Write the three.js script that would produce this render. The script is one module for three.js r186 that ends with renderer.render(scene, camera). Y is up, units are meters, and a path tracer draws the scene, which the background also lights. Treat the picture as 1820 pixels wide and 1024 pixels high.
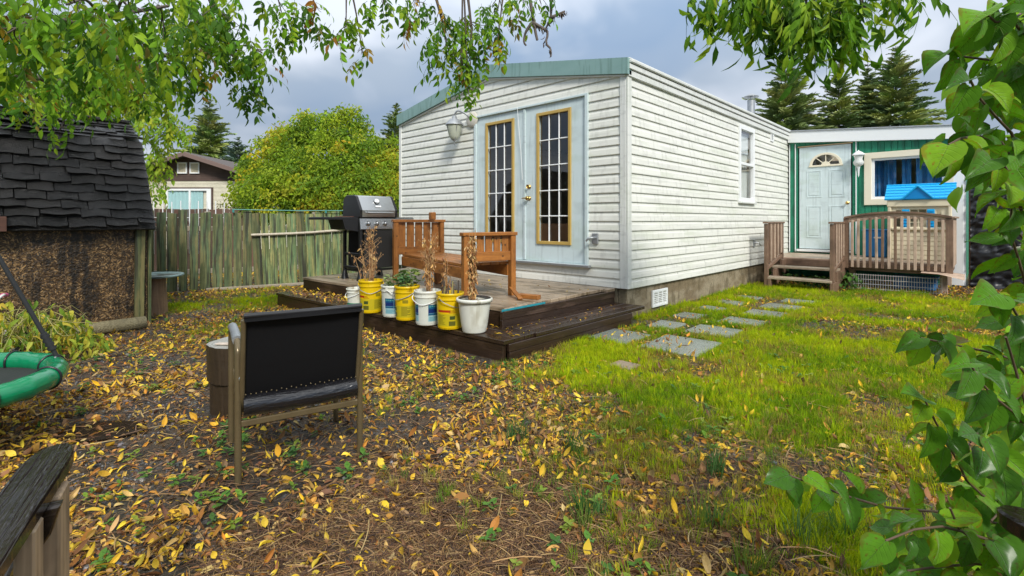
import * as THREE from 'three';
import { mergeGeometries } from 'three/addons/utils/BufferGeometryUtils.js';

// ---------- camera, sky, sun, exposure ----------
const scene = new THREE.Scene();
const camera = new THREE.PerspectiveCamera(59.66, 1820 / 1024, 0.05, 600);
camera.position.set(3.086, 1.156, 5.223);
camera.rotation.y = THREE.MathUtils.degToRad(43.5);
camera.setViewOffset(1820, 1024, 0, 120.5, 1820, 1024);   // shift lens: upright verticals

const EXPOSURE = 2.38;
const renderer = new THREE.WebGLRenderer({ antialias: true });
renderer.setSize(1024, 576);
renderer.toneMapping = THREE.LinearToneMapping;
renderer.toneMappingExposure = EXPOSURE;
renderer.shadowMap.enabled = true;

const sun = new THREE.DirectionalLight(new THREE.Color(1, 0.955, 0.87), 1.5);
sun.position.set(20, 19, 11);
sun.castShadow = true;
sun.shadow.radius = 24;
sun.shadow.mapSize.set(2048, 2048);
Object.assign(sun.shadow.camera, { left: -14, right: 14, top: 14, bottom: -14, near: 1, far: 70 });
scene.add(sun, sun.target);

// ---------- random numbers and noise ----------
function mulberry(a) { return () => { a |= 0; a = a + 0x6D2B79F5 | 0; let t = Math.imul(a ^ a >>> 15, 1 | a); t = t + Math.imul(t ^ t >>> 7, 61 | t) ^ t; return ((t ^ t >>> 14) >>> 0) / 4294967296; }; }
let rnd = mulberry(20240917);
const rr = (a, b) => a + (b - a) * rnd();
const pick = a => a[Math.floor(rnd() * a.length)];
const clamp = (x, a = 0, b = 1) => Math.min(b, Math.max(a, x));
const sstep = (a, b, x) => { const t = clamp((x - a) / (b - a)); return t * t * (3 - 2 * t); };
const lerp = (a, b, t) => a + (b - a) * t;
const mix3 = (a, b, t) => [lerp(a[0], b[0], t), lerp(a[1], b[1], t), lerp(a[2], b[2], t)];
function hash2(x, y, s = 0) { let h = Math.imul(x | 0, 374761393) + Math.imul(y | 0, 668265263) + Math.imul(s | 0, 1442695041); h = Math.imul(h ^ h >>> 13, 1274126177); return ((h ^ h >>> 16) >>> 0) / 4294967296; }
function vnoise(x, y, s = 0, px = 0, py = 0) {           // value noise, tileable with whole periods px, py
  let xi = Math.floor(x), yi = Math.floor(y); const fx = x - xi, fy = y - yi;
  let x1 = xi + 1, y1 = yi + 1;
  if (px) { xi = ((xi % px) + px) % px; x1 = ((x1 % px) + px) % px; }
  if (py) { yi = ((yi % py) + py) % py; y1 = ((y1 % py) + py) % py; }
  const u = fx * fx * (3 - 2 * fx), v = fy * fy * (3 - 2 * fy);
  return lerp(lerp(hash2(xi, yi, s), hash2(x1, yi, s), u), lerp(hash2(xi, y1, s), hash2(x1, y1, s), u), v);
}
function fbm(x, y, s = 0, oct = 4, px = 0, py = 0) {
  let a = 0.5, t = 0, n = 0;
  for (let i = 0; i < oct; i++) { t += a * vnoise(x, y, s + i, px, py); n += a; a *= 0.5; x *= 2; y *= 2; px *= 2; py *= 2; }
  return t / n;
}

// ---------- the cloudy sky ----------
{
  const W = 1024, H = 512, d = new Float32Array(W * H * 4);
  const blue = [0.16, 0.225, 0.325], grey = [0.235, 0.285, 0.355], white = [0.42, 0.455, 0.515];
  for (let j = 0; j < H; j++) {
    const el = ((j + 0.5) / H - 0.5) * Math.PI, y = Math.sin(el), c = Math.cos(el);
    for (let i = 0; i < W; i++) {
      const az = ((i + 0.5) / W - 0.5) * 2 * Math.PI, x = Math.cos(az) * c, z = Math.sin(az) * c;
      let col = [0.16, 0.16, 0.14];
      if (y > -0.02) {
        const k = 1 / (Math.max(y, 0) + 0.22);
        const px = x * k * 1.9 + 3.1, pz = z * k * 1.9 - 1.7;
        const w1 = fbm(px * 0.9, pz * 0.9, 11, 3), w2 = fbm(px * 0.9 + 9, pz * 0.9 + 4, 17, 3);
        const n = fbm(px + 1.6 * w1, pz + 1.6 * w2, 31, 6);
        const m = fbm(px * 0.55 + w2 * 1.2, pz * 0.55 + w1, 57, 5);
        let t = sstep(0.43, 0.66, n * 0.7 + m * 0.3);
        t = lerp(t, 0.7, 0.4 * sstep(0.22, 0.0, y));
        col = mix3(mix3(blue, grey, sstep(0.25, 0.62, m)), white, t);
        col = mix3(col, [0.45, 0.455, 0.45], 0.75 * sstep(0.35, 0.9, y));
        const up = (1 + 2.0 * Math.max(y, 0)) / 1.3;       // overcast: brighter overhead than at the horizon
        col = col.map(v => v * up * 0.69);
      }
      const o = (j * W + i) * 4; d[o] = col[0]; d[o + 1] = col[1]; d[o + 2] = col[2]; d[o + 3] = 1;
    }
  }
  const sky = new THREE.DataTexture(d, W, H, THREE.RGBAFormat, THREE.FloatType);
  sky.mapping = THREE.EquirectangularReflectionMapping;
  sky.minFilter = sky.magFilter = THREE.LinearFilter; sky.needsUpdate = true;
  scene.background = sky; scene.environment = sky;
}

// ---------- textures ----------
const toS = v => Math.round(255 * (v <= 0.0031308 ? v * 12.92 : 1.055 * Math.pow(clamp(v), 1 / 2.4) - 0.055));
function tex(w, h, fn, data = false) {                     // fn(u, v) gives linear rgb (or one number for data maps)
  const d = new Uint8Array(w * h * 4);
  for (let j = 0; j < h; j++) for (let i = 0; i < w; i++) {
    const c = fn((i + 0.5) / w, (j + 0.5) / h), o = (j * w + i) * 4;
    if (data) { d[o] = d[o + 1] = d[o + 2] = Math.round(255 * clamp(c)); } else { d[o] = toS(c[0]); d[o + 1] = toS(c[1]); d[o + 2] = toS(c[2]); }
    d[o + 3] = 255;
  }
  const t = new THREE.DataTexture(d, w, h, THREE.RGBAFormat);
  t.wrapS = t.wrapT = THREE.RepeatWrapping; t.magFilter = THREE.LinearFilter; t.minFilter = THREE.LinearMipmapLinearFilter; t.generateMipmaps = true;
  if (!data) t.colorSpace = THREE.SRGBColorSpace;
  t.needsUpdate = true; return t;
}
const rep = (t, x, y) => { const c = t.clone(); c.repeat.set(x, y); c.needsUpdate = true; return c; };   // x, y: repeats per metre
const lin = (r, g, b) => new THREE.Color().setRGB(r, g, b);
function M(o) {
  const phys = ['transmission', 'clearcoat', 'sheen', 'thickness', 'ior', 'specularIntensity'].some(k => k in o);
  const m = new (phys ? THREE.MeshPhysicalMaterial : THREE.MeshStandardMaterial)(Object.assign({ roughness: 0.8, metalness: 0, side: THREE.DoubleSide }, o));
  return m;
}
// wood: u runs along the grain, 1 tile = 1 m along, 0.25 m across
const grainF = (u, v, s = 0) => {
  const a = fbm(u * 4, v * 48, 3 + s, 4, 4, 48), b = fbm(u * 3, v * 12, 9 + s, 3, 3, 12), c = fbm(u * 24, v * 8, 21 + s, 3, 24, 8);
  const ring = 0.5 + 0.5 * Math.sin((v * 14 + 2.2 * b + 0.5 * c) * Math.PI * 2);
  return clamp(0.45 * a + 0.3 * ring * b + 0.35 * c);
};
const T_grain = tex(512, 512, (u, v) => { const g = grainF(u, v); const st = sstep(0.45, 0.75, fbm(u * 5, v * 3, 77, 4, 5, 3)); const k = (0.42 + 0.95 * g) * (1 - 0.35 * st); return [k, k * 0.98, k * 0.95]; });
const T_grainB = tex(512, 512, (u, v) => grainF(u, v), true);
const T_fine = tex(512, 512, (u, v) => fbm(u * 64, v * 64, 5, 4, 64, 64), true);
const T_blot = tex(512, 512, (u, v) => { const k = 0.72 + 0.5 * fbm(u * 6, v * 6, 8, 6, 6, 6); return [k, k, k]; });
// cedar boards with knots
const T_cedar = tex(512, 512, (u, v) => {
  let g = grainF(u, v, 40), kn = 0;
  for (let i = 0; i < 7; i++) { const ku = hash2(i, 3, 5), kv = hash2(i, 7, 5); let du = Math.abs(u - ku), dv = Math.abs(v - kv); du = Math.min(du, 1 - du); dv = Math.min(dv, 1 - dv); kn = Math.max(kn, sstep(1, 0.3, Math.hypot(du / 0.02, dv / 0.05))); }
  const s = sstep(0.4, 0.8, fbm(u * 4, v * 5, 91, 4, 4, 5));
  return mix3(mix3([0.46, 0.19, 0.055], [0.23, 0.085, 0.025], clamp(1.2 - 1.5 * g)), [0.05, 0.022, 0.012], clamp(kn * 0.85 + s * 0.5));
});
// fence boards: green stain, bare and mossy streaks
const T_fence = tex(1024, 512, (u, v) => {
  const g = grainF(u, v, 60), p = fbm(u * 3, v * 22, 101, 5, 3, 22), q = fbm(u * 2, v * 7, 131, 4, 2, 7), sp = fbm(u * 40, v * 40, 7, 3, 40, 40);
  let c = mix3([0.075, 0.10, 0.035], [0.165, 0.20, 0.085], sstep(0.35, 0.65, p));
  c = mix3(c, [0.10, 0.19, 0.10], sstep(0.5, 0.7, q) * 0.7);
  c = mix3(c, [0.29, 0.25, 0.10], sstep(0.58, 0.74, fbm(u * 4, v * 10, 171, 4, 4, 10)) * 0.55);
  c = mix3(c, [0.030, 0.026, 0.016], sstep(0.55, 0.72, fbm(u * 2.0, v * 16, 211, 5, 2, 16)) * 0.85);
  const k = 0.55 + 0.9 * g + 0.25 * (sp - 0.5); return c.map(x => x * k);
});
// strand board: flakes of wood lying every way, dark with wet
const T_osb = tex(1024, 1024, (() => {
  const N = 1024, buf = new Float32Array(N * N * 3).fill(0.06), r = mulberry(77);
  for (let k = 0; k < 9000; k++) {
    const a = r() * Math.PI, L = 8 + r() * 26, w = 2.5 + r() * 7, cx = r() * N, cy = r() * N, ca = Math.cos(a), sa = Math.sin(a), b = 0.06 + 1.7 * r() ** 4, ye = r();
    const c = [0.23 * b + 0.05 * ye, 0.155 * b + 0.02 * ye, 0.075 * b];
    for (let y = -L; y <= L; y++) for (let x = -L; x <= L; x++) { const u = x * ca + y * sa, v = -x * sa + y * ca; if (Math.abs(u) > L || Math.abs(v) > w * (1 - 0.3 * Math.abs(u) / L)) continue; const X = ((cx + x | 0) + N) % N, Y = ((cy + y | 0) + N) % N, o = (Y * N + X) * 3, e = Math.abs(v) > w - 1.4 ? 0.55 : 1; buf[o] = c[0] * e; buf[o + 1] = c[1] * e; buf[o + 2] = c[2] * e; }
  }
  return (u, v) => {
    const o = ((Math.floor(v * N) % N) * N + Math.floor(u * N) % N) * 3;
    const wr = fbm(u * 6, v * 6, 361, 3, 6, 6) * 0.06, run = sstep(0.40, 0.60, fbm((u + wr) * 16, v * 2, 301, 4, 16, 2) * 0.5 + 0.5 * fbm((u + wr) * 4, v * 4, 331, 5, 4, 4));
    const k = lerp(1.15, 0.16, run); return [buf[o] * k, buf[o + 1] * k, buf[o + 2] * k];
  };
})());
// dark wet stained timber with pale scuffs
const T_darkwood = tex(512, 512, (u, v) => {
  const g = grainF(u, v, 15), s = sstep(0.56, 0.78, fbm(u * 4, v * 4, 401, 5, 4, 4));
  return mix3([0.020, 0.015, 0.012].map(x => x * (0.5 + 1.2 * g)), [0.075, 0.062, 0.058], s * 0.55);
});
// deck boards: grey and wet, mud and algae patches
const T_deck = tex(512, 512, (u, v) => {
  const g = grainF(u, v, 25), s = sstep(0.42, 0.7, fbm(u * 3, v * 3, 501, 5, 3, 3)), t = sstep(0.5, 0.75, fbm(u * 5, v * 5, 551, 4, 5, 5));
  return mix3(mix3([0.30, 0.27, 0.235], [0.13, 0.105, 0.065], s), [0.07, 0.055, 0.035], t * 0.7).map(x => x * (0.5 + 0.9 * g));
});
const T_vinyl = tex(512, 512, (u, v) => { const n = fbm(u * 5, v * 24, 601, 4, 5, 24), f = fbm(u * 40, v * 6, 611, 4, 40, 6); const k = 1 - 0.12 * sstep(0.45, 0.8, n) - 0.14 * sstep(0.55, 0.8, f), al = sstep(0.56, 0.78, fbm(u * 3, v * 9, 621, 5, 3, 9)); return mix3([k, k * 0.995, k * 0.975], [0.70, 0.74, 0.62], al * 0.4); });
const T_conc = tex(1024, 256, (u, v) => {
  const n = fbm(u * 10, v * 4, 701, 6, 10, 4), r = fbm(u * 40, v * 3, 711, 4, 40, 3), f = fbm(u * 90, v * 30, 721, 3, 90, 30);
  let c = mix3([0.30, 0.25, 0.17], [0.19, 0.145, 0.085], sstep(0.35, 0.65, n)); c = mix3(c, [0.11, 0.085, 0.045], sstep(0.52, 0.75, r) * 0.7);
  c = mix3(c, [0.055, 0.047, 0.03], sstep(0.66, 0.78, fbm(u * 7, v * 2, 733, 5, 7, 2)) * 0.8); return c.map(x => x * (0.8 + 0.4 * f));
});
const T_teal = tex(512, 128, (u, v) => { const n = fbm(u * 6, v * 3, 801, 5, 6, 3), s = fbm(u * 70, v * 2, 811, 3, 70, 2); return mix3(mix3([0.17, 0.30, 0.28], [0.24, 0.38, 0.37], n), [0.11, 0.20, 0.17], sstep(0.55, 0.8, s) * 0.5); });
const T_slab = tex(512, 512, (u, v) => { const n = fbm(u * 5, v * 5, 901, 6, 5, 5), f = fbm(u * 60, v * 60, 911, 3, 60, 60); return mix3([0.21, 0.235, 0.225], [0.32, 0.35, 0.33], n).map((x, i) => x * (0.75 + 0.45 * f)); });
const T_bark = tex(512, 512, (u, v) => { const n = fbm(u * 14, v * 4, 951, 5, 14, 4), f = fbm(u * 40, v * 30, 961, 3, 40, 30); return mix3([0.035, 0.028, 0.022], [0.15, 0.125, 0.10], n * 0.7 + f * 0.3); });
const T_shing = tex(512, 512, (u, v) => { const n = fbm(u * 8, v * 8, 1001, 4, 8, 8), f = fbm(u * 128, v * 128, 1011, 2, 128, 128); const k = 0.005 + 0.017 * f * (0.4 + n); return [k * 1.05, k, k * 0.97]; });
const T_stain = tex(512, 512, (u, v) => { const d = sstep(0.56, 0.72, fbm(u * 22, v * 1, 1101, 4, 22, 1)) * sstep(0.35, 0.6, fbm(u * 5, v * 3, 1111, 4, 5, 3)), b = sstep(0.5, 0.75, fbm(u * 7, v * 7, 1121, 5, 7, 7)); return mix3([1, 1, 1], [0.42, 0.36, 0.27], clamp(0.75 * d + 0.4 * b)); });
const T_weave = tex(128, 128, (u, v) => 0.5 + 0.25 * Math.sin(u * Math.PI * 2 * 16) + 0.25 * Math.sin(v * Math.PI * 2 * 16), true);

const mat = {
  vinyl: M({ map: rep(T_vinyl, 0.5, 1), color: lin(0.755, 0.765, 0.725), roughness: 0.42 }),
  trim: M({ map: rep(T_vinyl, 0.7, 2), color: lin(0.70, 0.72, 0.71), roughness: 0.45 }),
  sheath: M({ map: rep(T_grain, 0.5, 2), color: lin(0.46, 0.38, 0.27), roughness: 0.9 }),
  doorPaint: M({ map: rep(T_vinyl, 0.9, 0.4), color: lin(0.60, 0.71, 0.75), roughness: 0.38 }),
  gold: M({ map: rep(T_blot, 1, 1), color: lin(0.50, 0.34, 0.09), roughness: 0.5 }),
  cream: M({ color: lin(0.76, 0.70, 0.55), roughness: 0.5 }),
  white: M({ color: lin(0.80, 0.82, 0.83), roughness: 0.4 }),
  glass: M({ color: lin(1, 1, 1), roughness: 0.015, transmission: 1, thickness: 0, ior: 1.52 }),
  brass: M({ color: lin(0.55, 0.38, 0.14), roughness: 0.28, metalness: 1 }),
  steel: M({ color: lin(0.52, 0.53, 0.54), roughness: 0.32, metalness: 1 }),
  galv: M({ map: rep(T_blot, 2, 2), color: lin(0.42, 0.44, 0.46), roughness: 0.5, metalness: 0.8 }),
  black: M({ color: lin(0.016, 0.016, 0.018), roughness: 0.3 }),
  blackMatte: M({ color: lin(0.018, 0.018, 0.018), roughness: 0.75 }),
  teal: M({ map: rep(T_teal, 0.5, 2), roughness: 0.4 }),
  roofing: M({ map: rep(T_blot, 0.5, 0.5), color: lin(0.45, 0.47, 0.48), roughness: 0.55 }),
  conc: M({ map: rep(T_conc, 0.33, 1.8), roughness: 0.9, bumpMap: rep(T_fine, 2, 2), bumpScale: 0.004 }),
  slab: M({ map: rep(T_slab, 1.3, 1.3), color: lin(0.74, 0.76, 0.72), roughness: 0.2, bumpMap: rep(T_fine, 3, 3), bumpScale: 0.002 }),
  deck: M({ map: rep(T_deck, 0.8, 2.2), color: lin(1.15, 0.98, 0.78), roughness: 0.34, bumpMap: rep(T_grainB, 1, 4), bumpScale: 0.002 }),
  darkwood: M({ map: rep(T_darkwood, 0.8, 2.5), color: lin(1.45, 1.1, 0.85), roughness: 0.34, bumpMap: rep(T_grainB, 1, 4), bumpScale: 0.003 }),
  cedar: M({ map: rep(T_cedar, 1.1, 3.4), color: lin(1.0, 0.95, 0.66), roughness: 0.45, bumpMap: rep(T_grainB, 1, 4), bumpScale: 0.0015 }),
  fence: M({ map: rep(T_fence, 0.75, 2.1), color: lin(0.8, 0.74, 0.7), roughness: 0.62, bumpMap: rep(T_grainB, 1, 4), bumpScale: 0.004 }),
  fenceB: M({ map: rep(T_fence, 0.62, 1.7), color: lin(0.72, 0.66, 0.62), roughness: 0.62, bumpMap: rep(T_grainB, 1, 4), bumpScale: 0.004 }),
  fenceC: M({ map: rep(T_fence, 0.9, 2.6), color: lin(1.2, 1.2, 1.1), roughness: 0.62, bumpMap: rep(T_grainB, 1, 4), bumpScale: 0.004 }),
  greyWood: M({ map: rep(T_grain, 0.9, 3), color: lin(0.34, 0.30, 0.24), roughness: 0.6, bumpMap: rep(T_grainB, 1, 4), bumpScale: 0.003 }),
  porchWood: M({ map: rep(T_grain, 0.9, 3), color: lin(0.215, 0.135, 0.092), roughness: 0.5, bumpMap: rep(T_grainB, 1, 4), bumpScale: 0.002 }),
  porchPale: M({ map: rep(T_grain, 0.9, 3), color: lin(0.52, 0.39, 0.30), roughness: 0.55, bumpMap: rep(T_grainB, 1, 4), bumpScale: 0.002 }),
  porchTop: M({ map: rep(T_grain, 0.9, 3), color: lin(0.40, 0.33, 0.25), roughness: 0.4, bumpMap: rep(T_grainB, 1, 4), bumpScale: 0.002 }),
  osb: M({ map: rep(T_osb, 1.35, 1.35), color: lin(0.78, 0.74, 0.68), roughness: 0.5, bumpMap: rep(T_fine, 1, 1), bumpScale: 0.006 }),
  shingle: M({ map: rep(T_shing, 2, 2), roughness: 0.3, bumpMap: rep(T_fine, 3, 3), bumpScale: 0.014 }),
  shingleB: M({ map: rep(T_shing, 2, 2), color: lin(0.75, 0.78, 0.82), roughness: 0.24, bumpMap: rep(T_fine, 2, 2), bumpScale: 0.02 }),
  bark: M({ map: rep(T_bark, 1.5, 1.5), roughness: 0.75, bumpMap: rep(T_fine, 1.5, 1.5), bumpScale: 0.01 }),
  twig: M({ color: lin(0.075, 0.055, 0.042), roughness: 0.7 }),
  green: M({ map: rep(T_grain, 0.6, 3), color: lin(0.012, 0.235, 0.135), roughness: 0.5 }),
  room: M({ color: lin(0.42, 0.37, 0.30), roughness: 0.9 }),
  blueCurtain: M({ color: lin(0.015, 0.15, 0.36), roughness: 0.85 }),
  paleCurtain: M({ color: lin(0.34, 0.55, 0.56), roughness: 0.85 }),
  wet: M({ color: lin(0.022, 0.017, 0.013), map: rep(T_darkwood, 0.9, 3), roughness: 0.16, bumpMap: rep(T_grainB, 1.1, 4), bumpScale: 0.0045 }),
};
mat.wet.color.setRGB(1.5, 1.2, 0.95);
mat.armWood = M({ map: rep(T_darkwood, 0.9, 3), color: lin(0.7, 0.62, 0.55), roughness: 0.13, bumpMap: rep(T_grainB, 1.1, 4), bumpScale: 0.0045 });

// ---------- building helpers ----------
const V = (x, y, z) => new THREE.Vector3(x, y, z);
const names = {};
function numbered(n) { const k = names[n] = (names[n] ?? -1) + 1; return k ? `${n}_${String(k).padStart(3, '0')}` : n; }
function shade(o) { o.castShadow = o.receiveShadow = true; return o; }
function tag(o, label, category, group, kind) { Object.assign(o.userData, { label, category }); if (group) o.userData.group = group; if (kind) o.userData.kind = kind; return o; }
function thing(name, label, category, p = [0, 0, 0], turn = 0, group) { const o = new THREE.Group(); o.name = numbered(name); o.position.set(...p); o.rotation.y = turn; scene.add(o); return tag(o, label, category, group); }
function part(name, geo, m, parent, p, r) { const o = shade(new THREE.Mesh(geo, m)); o.name = name; if (p) o.position.set(...p); if (r) o.rotation.set(...r); parent.add(o); return o; }
function struct(name, geo, m) { const o = shade(new THREE.Mesh(geo, m)); o.name = name; o.userData.kind = 'structure'; o.userData.label = name.replace(/_/g, ' '); scene.add(o); return o; }
function poly(faces, uvAxis) {                             // faces: arrays of [x,y,z] corners, flat shaded, uv in metres by facing
  const P = [], UV = [];
  for (const f of faces) {
    const a = f[0], b = f[1], c = f[2], n = [(b[1] - a[1]) * (c[2] - a[2]) - (b[2] - a[2]) * (c[1] - a[1]), (b[2] - a[2]) * (c[0] - a[0]) - (b[0] - a[0]) * (c[2] - a[2]), (b[0] - a[0]) * (c[1] - a[1]) - (b[1] - a[1]) * (c[0] - a[0])].map(Math.abs);
    const ax = n[0] >= n[1] && n[0] >= n[2] ? [1, 2] : n[1] >= n[2] ? [0, 2] : [0, 1];
    const [i, j] = uvAxis !== undefined && ax[1] === uvAxis ? [ax[1], ax[0]] : ax;
    for (let k = 1; k + 1 < f.length; k++) for (const q of [f[0], f[k], f[k + 1]]) { P.push(...q); UV.push(q[i], q[j]); }
  }
  const g = new THREE.BufferGeometry();
  g.setAttribute('position', new THREE.Float32BufferAttribute(P, 3)); g.setAttribute('uv', new THREE.Float32BufferAttribute(UV, 2)); g.computeVertexNormals(); return g;
}
function cbox(w, h, d, c = 0.004, shift = true) {          // chamfered box, uv in metres with u along its longest side
  c = Math.min(c, w / 4, h / 4, d / 4);
  const faces = [], P = (ax, s) => [0, 1, 2].map(i => s[i] * ([w, h, d][i] / 2 - (i === ax ? 0 : c)));
  const put = f => { const m = [0, 1, 2].map(i => f.reduce((t, q) => t + q[i], 0)); const [a, b, e] = f; const n = [(b[1] - a[1]) * (e[2] - a[2]) - (b[2] - a[2]) * (e[1] - a[1]), (b[2] - a[2]) * (e[0] - a[0]) - (b[0] - a[0]) * (e[2] - a[2]), (b[0] - a[0]) * (e[1] - a[1]) - (b[1] - a[1]) * (e[0] - a[0])]; faces.push(n[0] * m[0] + n[1] * m[1] + n[2] * m[2] < 0 ? f.slice().reverse() : f); };
  for (let ax = 0; ax < 3; ax++) {
    const i = (ax + 1) % 3, j = (ax + 2) % 3;
    for (const s of [-1, 1]) {
      const at = (a, b) => { const q = []; q[ax] = s; q[i] = a; q[j] = b; return P(ax, q); }; put([at(-1, -1), at(1, -1), at(1, 1), at(-1, 1)]);
      for (const t of [-1, 1]) { const e = (which, k) => { const q = []; q[ax] = s; q[i] = t; q[j] = k; return P(which, q); }; put([e(ax, -1), e(ax, 1), e(i, 1), e(i, -1)]); }
    }
  }
  for (const a of [-1, 1]) for (const b of [-1, 1]) for (const e of [-1, 1]) put([P(0, [a, b, e]), P(1, [a, b, e]), P(2, [a, b, e])]);
  const L = [w, h, d], g = poly(faces, L[0] >= L[1] && L[0] >= L[2] ? 0 : L[1] >= L[2] ? 1 : 2);
  if (shift) { const uv = g.attributes.uv, a = rnd() * 5, b = rnd() * 5; for (let k = 0; k < uv.count; k++) uv.setXY(k, uv.getX(k) + a, uv.getY(k) + b); }
  return g;
}
function pbox(name, w, h, d, m, parent, p, r, c) { return part(name, cbox(w, h, d, c), m, parent, p, r); }
// tapered tube through points
function tube(pts, r0, r1 = r0, seg = 0, nr = 6, cap = true) {
  const curve = pts.length === 2 ? new THREE.LineCurve3(pts[0], pts[1]) : new THREE.CatmullRomCurve3(pts, false, 'centripetal');
  const n = seg || (pts.length - 1) * 4, P = [], N = [], UV = [], I = [];
  const L = curve.getLength(); let up = V(0, 1, 0), t0 = curve.getTangentAt(0); if (Math.abs(t0.y) > 0.9) up = V(1, 0, 0);
  let nx = V(0, 0, 0).crossVectors(up, t0).normalize();
  for (let i = 0; i <= n; i++) {
    const u = i / n, c = curve.getPointAt(u), t = curve.getTangentAt(u); nx = nx.sub(t.clone().multiplyScalar(nx.dot(t))).normalize(); const ny = V(0, 0, 0).crossVectors(t, nx);
    const r = typeof r0 === 'function' ? r0(u) : lerp(r0, r1, u);
    for (let k = 0; k <= nr; k++) { const a = k / nr * Math.PI * 2, d = nx.clone().multiplyScalar(Math.cos(a)).addScaledVector(ny, Math.sin(a)); P.push(c.x + d.x * r, c.y + d.y * r, c.z + d.z * r); N.push(d.x, d.y, d.z); UV.push(k / nr * Math.max(0.1, r * 6.28), u * L); }
  }
  for (let i = 0; i < n; i++) for (let k = 0; k < nr; k++) { const a = i * (nr + 1) + k, b = a + nr + 1; I.push(a, a + 1, b, a + 1, b + 1, b); }
  if (cap) for (const e of [0, n]) { const c = curve.getPointAt(e / n), t = curve.getTangentAt(e / n).multiplyScalar(e ? 1 : -1), b = P.length / 3; P.push(c.x, c.y, c.z); N.push(t.x, t.y, t.z); UV.push(0, 0); for (let k = 0; k <= nr; k++) { const q = (e * (nr + 1) + k) * 3; P.push(P[q], P[q + 1], P[q + 2]); N.push(t.x, t.y, t.z); UV.push(0.05, 0.05); } for (let k = 0; k < nr; k++) e ? I.push(b, b + 1 + k, b + 2 + k) : I.push(b, b + 2 + k, b + 1 + k); }
  const g = new THREE.BufferGeometry(); g.setAttribute('position', new THREE.Float32BufferAttribute(P, 3)); g.setAttribute('normal', new THREE.Float32BufferAttribute(N, 3)); g.setAttribute('uv', new THREE.Float32BufferAttribute(UV, 2)); g.setIndex(I); return g;
}
const rod = (a, b, r, nr = 6) => tube([V(...a), V(...b)], r, r, 1, nr);
function lathe(prof, n = 28) { return new THREE.LatheGeometry(prof.map(([x, y]) => new THREE.Vector2(x, y)), n); }
function slab(shape, depth, bevel = 0.003) { const g = new THREE.ExtrudeGeometry(shape, { depth, bevelEnabled: bevel > 0, bevelThickness: bevel, bevelSize: bevel, bevelSegments: 1, curveSegments: 14 }); return g; }
function rectShape(x0, y0, x1, y1, holes = []) { const s = new THREE.Shape(); s.moveTo(x0, y0); s.lineTo(x1, y0); s.lineTo(x1, y1); s.lineTo(x0, y1); s.closePath(); for (const [a, b, c, d] of holes) { const h = new THREE.Path(); h.moveTo(a, b); h.lineTo(a, d); h.lineTo(c, d); h.lineTo(c, b); h.closePath(); s.holes.push(h); } return s; }
function copies(name, geo, m, list, parent, kind = 'stuff') {   // list of [matrix, color]
  const o = shade(new THREE.InstancedMesh(geo, m, list.length)); o.name = name; if (kind) o.userData.kind = kind;
  list.forEach(([mx, c], i) => { o.setMatrixAt(i, mx); if (c) o.setColorAt(i, c); });
  (parent || scene).add(o); return o;
}
const tmpO = new THREE.Object3D();
function at(x, y, z, rx, ry, rz, s = 1, order = 'YXZ') { tmpO.position.set(x, y, z); tmpO.rotation.set(rx, ry, rz, order); typeof s === 'number' ? tmpO.scale.setScalar(s) : tmpO.scale.set(...s); tmpO.updateMatrix(); return tmpO.matrix.clone(); }
const crownA = [[-1.05,2.34,5.01,0.32],[-0.5,2.23,4.77,0.28],[-0.97,2.49,4.38,0.32],[-2.7,2.43,4.93,0.4],[-2.61,2.47,4.56,0.37],[-2.3,2.44,4.27,0.32],[-2.02,2.67,4.0,0.3],[-1.78,2.79,3.78,0.3],[-1.89,2.53,3.61,0.22],[-1.79,2.31,3.51,0.13],[-1.53,2.62,3.54,0.2],[-1.41,2.98,3.42,0.2],[-1.19,2.96,3.22,0.17],[-1.0,2.85,3.03,0.14],[-0.98,2.65,2.88,0.08],[-0.76,3.03,2.81,0.15],[-4.21,2.47,4.98,0.26],[-3.87,2.45,4.66,0.2],[-2.82,1.94,4.76,0.07],[-0.63,3.07,2.55,0.17],[-0.45,2.88,2.38,0.25],[-0.27,2.85,2.2,0.24],[-0.1,3.03,2.05,0.2],[-0.41,2.6,2.34,0.18],[-0.26,2.6,2.19,0.16],[-0.34,2.41,2.27,0.1],[-0.3,2.29,2.23,0.06],[-0.1,2.75,2.05,0.09],[0.18,3.09,1.78,0.1],[0.06,3.1,1.89,0.11],[-2.44,2.45,3.85,0.15],[-1.28,2.78,3.99,0.26],[-0.6,2.12,5.14,0.17],[0.03,2.14,4.96,0.15],[-0.02,2.21,4.72,0.15],[-1.49,2.73,4.05,0.27],[-1.15,2.44,5.11,0.2]];
const crownB = [[1.69,2.69,1.72,0.13],[1.84,2.69,1.58,0.16],[2.01,2.68,1.42,0.19],[2.18,2.68,1.25,0.19],[2.06,2.54,1.38,0.14],[2.18,2.46,1.25,0.13],[2.34,2.58,1.11,0.16],[2.45,2.59,1.0,0.06],[2.41,2.73,1.04,0.14],[2.61,2.76,0.85,0.11],[2.74,2.73,0.73,0.05],[1.89,2.83,1.39,0.2],[2.25,2.87,1.06,0.24],[1.59,2.8,1.82,0.05]];
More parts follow.
